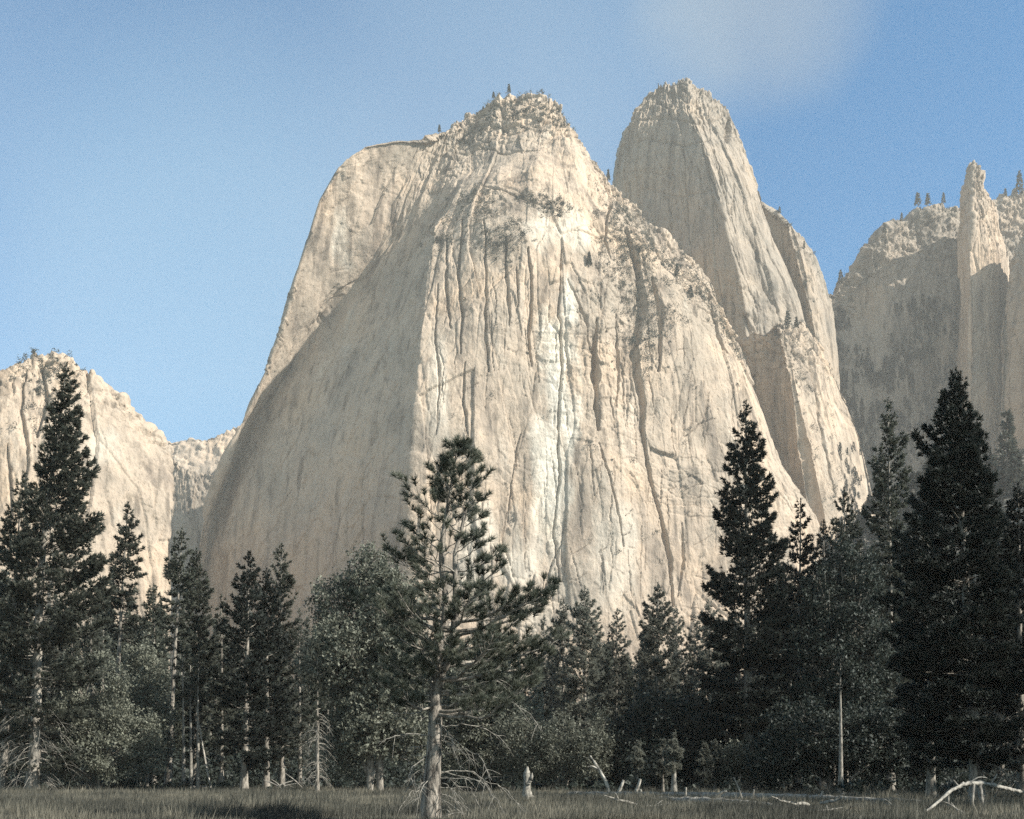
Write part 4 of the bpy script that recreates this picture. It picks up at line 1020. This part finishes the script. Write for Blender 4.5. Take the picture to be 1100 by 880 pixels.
# ------------------------------------------------------------------ deep wood filling in behind (reads as one mass)
def far_woods():
    g = np.random.default_rng(99)
    tm, fm = MB(), MB()
    topline = np.array([(-200,610),(0,610),(120,620),(230,660),(330,665),(420,660),(560,700),(640,690),(760,700),(800,640),(900,610),(960,600),(1100,590),(1400,560)], float)
    for i in range(300):
        Y = g.uniform(165, 330); px = g.uniform(-180, 1300)
        top = np.interp(px, topline[:, 0], topline[:, 1]) + g.uniform(0, 100)
        x = (px - 550) / F_PX * Y; H = EYE + (HORIZON - top) / F_PX * Y
        w = H * g.uniform(0.10, 0.16); n = 420
        t = g.uniform(0, 1, n) ** 0.75; a = g.uniform(0, 2 * math.pi, n); r = w * t * np.sqrt(g.uniform(0.15, 1, n))
        z = H * (1 - 0.9 * t)
        c = np.stack([x + np.cos(a) * r, Y + np.sin(a) * r, z + 0.15 * r], 1)
        D = np.stack([np.cos(a), np.sin(a), 0 * a + 0.3], 1)
        V, F = blades(c, D, np.full(n, 1.3), 8, 0.2, g); fm.add(V, F)
        tube1(tm, [[x, Y, -0.2], [x, Y, H * 0.95]], [H * 0.011 + 0.05, 0.04], 5, cap=False)
    o = fm.build("woods", M_NEEDLE); tag(o, "deep mass of conifer wood behind the front row of trees", "woods", None, "stuff")
    t = tm.build("woods_trunks", M_BARK); t.parent = o; t["kind"] = "stuff"
far_woods()

def undergrowth():
    g = np.random.default_rng(77); cen, R = [], []
    for _ in range(560):
        Y = g.uniform(128, 175); px = g.uniform(-150, 1250); x = (px - 550) / F_PX * Y; h = g.uniform(1.2, 5.5); w = g.uniform(1.2, 2.6)
        n = 26; d = unit(g.normal(size=(n, 3))) * g.uniform(0.3, 1, (n, 1)) ** 0.5
        cen.append(np.array([x, Y, h * 0.5]) + d * np.array([w, w, h * 0.5])); R.append(np.full(n, 0.6))
    for _ in range(170):
        px = g.uniform(-40, 1140); Y = (122 if px < 560 else 106 if px < 830 else 98) + g.normal() * 5; x = (px - 550) / F_PX * Y; h = g.uniform(0.3, 1.3); w = g.uniform(0.5, 1.6); n = 9
        cen.append(np.array([x, Y, h * 0.5]) + unit(g.normal(size=(n, 3))) * g.uniform(0.3, 1, (n, 1)) * np.array([w, w, h * 0.5])); R.append(np.full(n, 0.3))
    C = np.concatenate(cen); C[:, 2] = np.maximum(C[:, 2], 0.1)
    V, F = leaves(C, np.concatenate(R), 9, 0.42, g)
    mb = MB(); mb.add(V, F); o = mb.build("undergrowth", M_LEAF_DARK); tag(o, "dark tangled undergrowth between the trunks of the wood", "undergrowth", None, "stuff")
undergrowth()

# ------------------------------------------------------------------ scrub and trees on the rock
def surf(C, px, py):
    nw, nv = C["nw"], C["nv"]
    sl = (slice(nw, C["px"].shape[0] - nw), slice(0, nv))
    d = (C["px"][sl] - px) ** 2 + (C["py"][sl] - py) ** 2
    i, j = np.unravel_index(np.argmin(d), d.shape)
    return C["G"][i + nw, j]

def rock_scrub():
    g = np.random.default_rng(5)
    fm = MB(); cen, R = [], []
    def spread(C, n, x0_, x1, y0_, y1, r, line=None):
        return spread_(C, int(n * 2.6), x0_, x1, y0_, y1, r * 1.1, line)
    def spread_(C, n, x0, x1, y0, y1, r, line=None):
        for _ in range(n):
            if line is not None:
                t = g.uniform(); px = np.interp(t, np.linspace(0, 1, len(line)), [q[0] for q in line]) + g.normal() * x0
                py = np.interp(t, np.linspace(0, 1, len(line)), [q[1] for q in line]) + g.normal() * y0
            else: px, py = g.uniform(x0, x1), g.uniform(y0, y1)
            p = surf(C, px, py); rr = r * g.uniform(0.4, 1.2)
            for _k in range(3): cen.append(p + g.normal(size=3) * rr * 0.6 + np.array([0, -0.4, 0.5]) * rr); R.append(rr)
    spread(C_MAIN, 75, 0, 0, 0, 0, 2.6, None) if False else None
    spread(C_MAIN, 90, 9, 0, 9, 0, 3.0, [(472,262),(490,225),(515,212),(528,232),(520,260),(545,270),(560,255)])
    spread(C_MAIN, 120, 10, 0, 8, 0, 2.4, [(500,150),(540,128),(575,118),(610,130)])
    spread(C_MAIN, 110, 9, 0, 12, 0, 3.2, [(655,215),(668,240),(690,262),(715,290),(740,300)])
    spread(C_MAIN, 130, 14, 0, 16, 0, 3.2, [(650,265),(675,285),(690,320),(700,350),(690,390)])
    spread(C_MAIN, 60, 5, 0, 8, 0, 3.0, [(735,310),(765,335),(785,365),(800,400)])
    spread(C_MAIN, 25, 480, 760, 260, 620, 2.6)
    spread(C_MAIN, 40, 8, 0, 4, 0, 2.6, [(555,215),(590,222),(600,235)])
    spread(C_BUTT, 70, 14, 0, 14, 0, 3.2, [(845,352),(860,360),(860,400),(880,430),(890,520),(905,545)])
    spread(C_PILLAR, 20, 8, 0, 10, 0, 2.6, [(845,250),(862,290),(870,330)])
    spread(C_RIDGE, 50, 12, 0, 4, 0, 4.0, [(900,330),(940,275),(985,240),(1030,232)])
    spread(C_SPIRE, 16, 6, 0, 14, 0, 2.6, [(1050,230),(1075,270)])
    spread(C_LEFT, 40, 14, 0, 14, 0, 2.4, [(30,400),(60,395),(40,440),(60,460)])
    C, R_ = np.array(cen), np.array(R)
    V, F = leaves(C, R_ * 1.1, 14, 1.5, g); fm.add(V, F)
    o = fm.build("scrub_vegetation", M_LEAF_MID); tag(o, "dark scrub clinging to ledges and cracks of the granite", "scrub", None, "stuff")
rock_scrub()

def small_conifer(g, H, w, n, K=9):
    t = np.linspace(0, 1, n) ** 0.8; a = g.uniform(0, 2 * math.pi, n); r = w * (0.15 + 0.85 * t) * np.sqrt(g.uniform(0.2, 1, n))
    c = np.stack([np.cos(a) * r, np.sin(a) * r, H * (1 - 0.85 * t) + 0.12 * r], 1)
    D = np.stack([np.cos(a), np.sin(a), 0 * a + 0.4], 1)
    return blades(c, D, np.full(n, H * 0.12), K, 0.24, g)

def hillside_woods():
    g = np.random.default_rng(6); fm = MB()
    def put(p, H):
        V, F = small_conifer(g, H, H * g.uniform(0.13, 0.2), 60, 7); fm.add(V + p - np.array([0, 0, 0.5]), F)
    for _ in range(2600):
        px = g.uniform(896, 1028); py = 600 - 270 * g.uniform() ** 1.3
        if vnoise(np.array(px / 22), np.array(py / 16), np.array(0.0), 4) + 0.5 * float(vnoise(np.array(px / 7), np.array(py / 9), np.array(3.0), 8)) < -0.1 + (385 - py) / 300: continue
        put(surf(C_RIDGE, px, py), 7 + 21 * g.uniform() ** 1.7)
    for _ in range(900):
        px = g.uniform(880, 1180); py = g.uniform(480, 700)
        put(surf(C_TALUS, px, py), g.uniform(8, 17))
    for _ in range(60):
        px = g.uniform(905, 935); py = g.uniform(480, 570); put(surf(C_BUTT, px, py), g.uniform(9, 18))
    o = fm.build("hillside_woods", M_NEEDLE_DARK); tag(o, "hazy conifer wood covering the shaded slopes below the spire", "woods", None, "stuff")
hillside_woods()

def second_row():
    g = np.random.default_rng(31)
    src = [o for o in COL.objects if o.name.startswith("pine_tree") and o.get("group") in (GL, GC, GR) and 108 < o.location.y < 160 and abs(o.location.x) < 60]
    lab = "pine of the second row, mostly hidden behind the front trees"
    for px, top in [(52,640),(78,668),(100,650),(150,690),(232,668),(248,700),(318,668),(332,705),(352,640),(372,690),(438,650),(455,690),(535,680),(552,695),(570,672),(592,702),(645,688),(682,690),(694,668),(736,700),(762,640),(778,655),(832,600),(848,590),(872,600),(896,590),(925,560),(938,575),(972,560),(988,580),(1012,560),(1040,580),(1075,560),(-20,640),(20,620)]:
        o0 = src[int(g.integers(len(src)))]
        Y = g.uniform(134, 162); b = site(px, Y)
        crown = [c for c in o0.children if c.name.startswith("crown")][0]
        h0 = max(v[2] for v in crown.bound_box)
        H = EYE + (HORIZON - top - g.uniform(0, 12)) / F_PX * Y
        o = copy_tree(o0); o["label"] = lab; o["group"] = "second row of pines"
        k = H / h0; w = k * g.uniform(0.9, 1.15) if H > 12 else k * 1.2
        o.location = b; o.scale = (w, w, k); o.rotation_euler = (0, 0, g.uniform(0, 6.28))
second_row()

def crest_trees():
    g = np.random.default_rng(8)
    base = None
    spots = [
     (C_MAIN,475,141,9,"stunted crest pine at the left end of the main wall's summit"), (C_MAIN,533,116,8,"stunted crest pine left of the summit block"), (C_MAIN,548,110,10,"stunted crest pine on the summit block's left step"),
     (C_MAIN,653,196,13,"lone crest pine on the right shoulder beside the tower"), (C_MAIN,520,122,7,"lowest crest pine on the summit slope"),
     (C_MAIN,722,305,16,"pine on the ledge where the main wall meets the tower, upper one"), (C_MAIN,738,325,15,"pine on the ledge where the main wall meets the tower, lower one"), (C_MAIN,632,288,16,"dark pine on the ledge in the middle of the main wall"),
     (C_PILLAR,834,228,8,"small pine on the tip of the leaning pillar"), (C_PILLAR,866,266,9,"small pine on the right shoulder of the leaning pillar"),
     (C_BUTT,848,350,18,"dark pine on top of the lower sunlit slab"), (C_BUTT,858,352,14,"shorter pine on top of the lower sunlit slab"),
     (C_RIDGE,903,305,16,"ridge pine at the low left end of the wooded rim"), (C_RIDGE,948,256,12,"ridge pine halfway up the wooded rim"), (C_RIDGE,968,240,11,"ridge pine at the bend of the wooded rim"),
     (C_RIDGE,986,229,15,"taller ridge pine at the left of the level rim"), (C_RIDGE,996,227,14,"bushy ridge pine in the middle of the level rim"), (C_RIDGE,1013,225,13,"ridge pine next to the spire on the level rim"),
     (C_RIDGE,1092,212,26,"tallest ridge pine at the right edge beyond the spire"), (C_RIDGE,1078,216,10,"short ridge pine just right of the spire"),
     (C_RIDGE,922,288,11,"small ridge pine low on the wooded rim"),
     (C_TALUS,1080,500,62,"tall hazy pine on the shaded slope near the right edge"), (C_TALUS,1092,530,50,"pale hazy pine at the right edge of the shaded slope"), (C_TALUS,1068,535,46,"hazy pine on the shaded slope behind the black pine"),
    ]
    for (C, px, py, hp, lab) in spots:
        p = surf(C, px, py); H = hp / F_PX * p[1]
        if base is None:
            base = thing("pine_tree", lab, "pine tree", (0, 0, 0), "small pines on the rock")
            fm = MB(); V, F = small_conifer(g, 1.0, 0.17, 90, 9); V = V + 0; fm.add(V, F)
            tb = MB(); tube1(tb, [[0, 0, -0.05], [0, 0, 0.97]], [0.02, 0.004], 6); tb.build("trunk", M_BARK_DARK, base); fm.build("crown", M_NEEDLE, base)
            o = base
        else:
            o = copy_tree(base); o["label"] = lab
        o.location = p - np.array([0, 0, 0.02 * H]); o.scale = (H * g.uniform(0.85, 1.3),) * 2 + (H,); o.rotation_euler = (0, 0, g.uniform(0, 6))
crest_trees()

# ------------------------------------------------------------------ dead wood on the meadow
def gp(px, py, h=0.0):
    """ground point under a pixel, optionally lifted"""
    Y = EYE * F_PX / (py - HORIZON); x = (px - 550) / F_PX * Y
    return np.array([x, Y, float(ground_z(x, Y)) + h])
def at(px, py, Y): return P(px, py, Y)

def knobbly(mb, pts, radii, g, n=24, sides=9, rough=0.12):
    pts = smooth_path(pts, n, 2); r = np.interp(np.linspace(0, 1, n), np.linspace(0, 1, len(radii)), radii)
    V, F = tubes(pts[None], r[None], sides)
    V = V.reshape(n, sides, 3); c = pts[:, None, :]
    V = c + (V - c) * (1 + rough * g.normal(size=(n, sides, 1)))
    mb.add(V.reshape(-1, 3), F)
    for k in (0, n - 1):
        ring = V[k]; tip = pts[k] + (pts[k] - pts[k - 1 if k else 1]) * 0.15
        mb.add(np.vstack([ring, tip]), [[i, (i + 1) % sides, sides] for i in range(sides)])

def dead_wood():
    g = np.random.default_rng(12)
    # long fallen trunk across the right of the meadow
    Y0 = 80.0
    a = gp(612, 857); root = thing("fallen_log", "long dark fallen trunk lying across the right of the meadow", "log", tuple(a))
    def rel(p): return np.asarray(p) - a
    mb = MB(); knobbly(mb, [rel(gp(612, 857, .12)), rel(gp(680, 858, .2)), rel(gp(760, 859, .22)), rel(gp(860, 861, .22)), rel(gp(958, 864, .16))], [0.34, 0.30, 0.26, 0.22, 0.12], g, 60, 10, 0.10)
    mb.build("trunk", M_LOG, root, smooth=True)
    for (pts, r) in [([(768,861),(773,852),(781,850)],.10),([(736,858),(737,846)],.07),([(798,862),(793,845),(788,835)],.06),([(808,862),(810,848)],.07),([(880,862),(884,850)],.09),([(868,864),(879,855)],.13),
                     ([(914,863),(913,852)],.05),([(928,866),(937,860),(938,856)],.15),([(834,866),(848,858)],.10),([(948,864),(947,856)],.05),([(905,865),(909,858)],.08)]:
        d = gp(pts[0][0], 861)[1]
        m2 = MB(); knobbly(m2, [rel(at(x, y, d - 0.25)) for x, y in pts], [r * 1.2, r * 0.75], g, 10, 7, 0.15); m2.build("branch_stub", M_DEAD, root, smooth=True)
    # second, lower rotten log in front of it
    b = gp(700, 863); root = thing("fallen_log", "rotten low log half sunk in grass beside the long fallen trunk", "log", tuple(b))
    mb = MB(); knobbly(mb, [gp(688, 861, .05) - b, gp(730, 864, .15) - b, gp(790, 866, .12) - b, gp(830, 868, .05) - b], [0.16, 0.24, 0.22, 0.12], g, 40, 9, 0.16); mb.build("trunk", M_LOG, root, smooth=True)
    # forked crooked snag
    def snag(label, base_px, base_py, strokes, mat=M_PALE_WOOD, name="dead_snag", cat="dead tree"):
        o = gp(base_px, base_py); root = thing(name, label, cat, tuple(o))
        for j, (pts, rr) in enumerate(strokes):
            m3 = MB(); knobbly(m3, [at(x, y, o[1] - 0.05 * j) - o for x, y in pts], rr, g, 22, 8, 0.10); m3.build("trunk" if j == 0 else "limb", mat, root, smooth=True)
        return root
    snag("crooked forked snag with a white upper limb, left of the young pines", 652, 857, [([(651,860),(654,850),(651,840),(645,829),(640,821),(634,812)],[.13,.12,.11,.10,.09,.04]),([(642,826),(636,823),(631,824)],[.08,.06,.02])])
    snag("short white stake leaning right beside the crooked snag", 663, 855, [([(662,857),(667,846),(670,838)],[.13,.12,.10])])
    snag("white stake with a broken tip leaning right under the rounded young pine", 682, 856, [([(680,858),(685,847),(688,837)],[.14,.12,.09]),([(688,848),(690,858)],[.08,.07])])
    # broken stump
    o = gp(566, 862); root = thing("tree_stump", "tall broken stump standing alone right of the lone pine", "stump", tuple(o))
    mb = MB(); knobbly(mb, [[0,0,-.1],[0,0,.25],[0.02,0,.9],[0,0,1.5],[.03,0,1.95]], [.40,.25,.20,.21,.05], g, 18, 9, 0.2); mb.build("trunk", M_DEAD, root, smooth=True)
    mb = MB(); knobbly(mb, [[.1,-.1,1.0],[.28,-.15,1.35],[.30,-.15,1.6]], [.12,.12,.02], g, 8, 7, 0.2); mb.build("branch_stub", M_DEAD, root, smooth=True)
    # arching fallen tree, near right
    A = gp(985, 879); root = thing("fallen_log", "arching weathered dead tree resting across the right foreground", "log", tuple(A))
    Y1 = A[1]
    mb = MB(); knobbly(mb, [at(x, y, yy) - A for x, y, yy in [(984,879,Y1),(1000,868,Y1+.8),(1012,858,Y1+1.5),(1022,849,Y1+2.2),(1034,843,Y1+3),(1046,841,Y1+3.8),(1064,843,Y1+5),(1085,848,Y1+7),(1105,852,Y1+9),(1125,858,Y1+11)]], [.035,.05,.07,.08,.075,.075,.07,.065,.06,.05], g, 60, 10, 0.28)
    mb.build("trunk", M_LOG, root, smooth=True)
    for pts, yy, r in [([(1018,852),(1019,866)],Y1+2,.05),([(1045,842),(1044,868)],Y1+3.7,.09),([(1052,842),(1056,872)],Y1+4.2,.10),([(1030,845),(1024,838)],Y1+2.8,.035),([(1064,843),(1071,832)],Y1+5,.035),([(1040,842),(1052,834),(1060,836)],Y1+3.4,.03)]:
        m4 = MB(); knobbly(m4, [at(x, y, yy) - A for x, y in pts], [r, r * 0.8], g, 8, 7, 0.12); m4.build("limb", M_LOG, root, smooth=True)
    B = gp(1078, 866); root = thing("fallen_log", "short pale log in the grass at the right edge", "log", tuple(B))
    mb = MB(); knobbly(mb, [gp(1076, 868, .1) - B, gp(1098, 868.5, .12) - B, gp(1125, 869, .1) - B], [.07,.08,.07], g, 14, 8); mb.build("trunk", M_DEAD, root, smooth=True)
    B = gp(1064, 861); root = thing("dead_branch", "small white stick leaning behind the arching dead tree", "stick", tuple(B))
    mb = MB(); knobbly(mb, [at(1062,862,B[1]) - B, at(1069,855,B[1]) - B, at(1072,850,B[1]) - B], [.06,.055,.04], g, 10, 6); mb.build("stem", M_DEAD, root, smooth=True)
    # left: pale log, leaning pole, white stump
    B = gp(190, 848.5); root = thing("fallen_log", "pale log lying at the wood's edge below the white sapling trunks", "log", tuple(B))
    mb = MB(); knobbly(mb, [gp(160, 848.3, .2) - B, gp(190, 848.5, .25) - B, gp(222, 848.4, .25) - B], [.20,.24,.22], g, 20, 9); mb.build("trunk", M_DEAD, root, smooth=True)
    snag("thin leaning pole beside the white broken stump", 226, 849, [([(227,850),(221,820),(214,780),(209,750)],[.10,.09,.07,.04])])
    o = gp(238, 849); root = thing("tree_stump", "white broken stump at the wood's edge below the pointed clump", "stump", tuple(o))
    mb = MB(); knobbly(mb, [[0,0,-.1],[0,0,.4],[.03,0,1.2],[0,0,1.7]], [.36,.30,.26,.12], g, 14, 9, 0.1); mb.build("trunk", M_DEAD, root, smooth=True)
    o = gp(312, 849.5); root = thing("dead_branch", "tangle of dark fallen branches at the wood's edge below the pointed clump", "branch", tuple(o))
    mb = MB()
    for k in range(9):
        p = g.normal(size=3) * np.array([1.4, .5, 0]); q = p + unit(np.array([g.normal(), g.normal() * .4, .25])) * g.uniform(1.2, 2.6)
        p[2] = 0.05; q[2] = abs(q[2]) + g.uniform(.1, .6); knobbly(mb, [p, (p + q) / 2 + [0, 0, .15], q], [.09, .07, .03], g, 8, 6)
    mb.build("limb", M_LOG, root, smooth=True)
dead_wood()

def sticks():
    g = np.random.default_rng(55); base = None
    for px, py in [(722,866),(745,869),(790,871),(815,860),(842,868),(858,873),(893,870),(912,875),(938,869),(962,874),(975,866),(700,872),(1010,873),(1030,878),(668,868),(885,877)]:
        o_ = gp(px, py)
        if base is None:
            base = thing("dead_branch", "small dead branch lying in the grass of the right meadow", "stick", (0, 0, 0), "fallen sticks on the meadow")
            m1 = MB(); knobbly(m1, [[-.9,0,.10],[-.3,.05,.22],[.3,0,.26],[1.0,-.1,.42]], [.05,.055,.045,.02], g, 14, 6, 0.2); m1.build("stem", M_DEAD, base, smooth=True)
            m2 = MB(); knobbly(m2, [[.2,0,.25],[.45,.2,.5],[.6,.35,.55]], [.03,.025,.01], g, 8, 5, 0.2); m2.build("twig", M_DEAD, base, smooth=True)
            o = base
        else: o = copy_tree(base)
        k = g.uniform(0.5, 1.3); o.location = o_; o.scale = (k, k, k * g.uniform(0.6, 1.6)); o.rotation_euler = (0, g.uniform(-0.12, 0.12), g.uniform(0, 6.28))
sticks()

# ------------------------------------------------------------------ meadow grass
def grass():
    g = np.random.default_rng(21)
    m, n, l, b = new_mat("dry_grass")
    tc = n.new("ShaderNodeTexCoord")
    no = n.new("ShaderNodeTexNoise"); no.inputs["Scale"].default_value = 0.16; no.inputs["Detail"].default_value = 5
    l.new(tc.outputs["Object"], no.inputs[0])
    r = ramp(n, [(0.35, (0.034, 0.034, 0.026)), (0.50, (0.078, 0.075, 0.056)), (0.68, (0.21, 0.19, 0.14))])
    l.new(no.outputs[0], r.inputs[0]); l.new(r.outputs[0], b.inputs["Base Color"]); b.inputs["Roughness"].default_value = 0.8
    tr = n.new("ShaderNodeBsdfTranslucent"); l.new(r.outputs[0], tr.inputs[0])
    ms = n.new("ShaderNodeMixShader"); ms.inputs[0].default_value = 0.3
    l.new(b.outputs[0], ms.inputs[1]); l.new(tr.outputs[0], ms.inputs[2]); l.new(ms.outputs[0], n["Material Output"].inputs["Surface"])
    N = 330000
    Y = 37 + (128 - 37) * g.uniform(size=N) ** 1.45
    X = (g.uniform(size=N) * 1160 - 30 - 550) / F_PX * Y
    Z = ground_z(X, Y)
    patch = 0.5 + 0.5 * vnoise(X / 5, Y / 5, 0 * X, 2)
    h = (0.10 + 0.26 * g.uniform(size=N) ** 2 + 0.28 * patch ** 2 + 0.30 * (g.uniform(size=N) < 0.03))
    h = h * np.where(vnoise(X / 3.1, Y / 4.0, 0 * X, 14) > 0.42, 0.35, 1.0) * (1 + 0.5 * (vnoise(X / 1.3, Y / 1.6, 0 * X, 15) > 0.45))
    a = g.uniform(0, 2 * math.pi, N); lean = g.normal(size=N) * 0.25 + 0.12
    w = 0.010 + 0.011 * g.uniform(size=N) + Y * 0.00009
    d = np.stack([np.cos(a), np.sin(a), 0 * a], 1)
    base = np.stack([X, Y, Z - 0.02], 1)
    tip = base + np.stack([lean * h, 0.3 * g.normal(size=N) * h, h], 1)
    V = np.stack([base - d * w[:, None], base + d * w[:, None], tip], 1).reshape(-1, 3)
    mb = MB(); mb.add(V, np.arange(len(V)).reshape(-1, 3))
    o = mb.build("grass", m); tag(o, "rough dry meadow grass", "grass", None, "stuff")
grass()
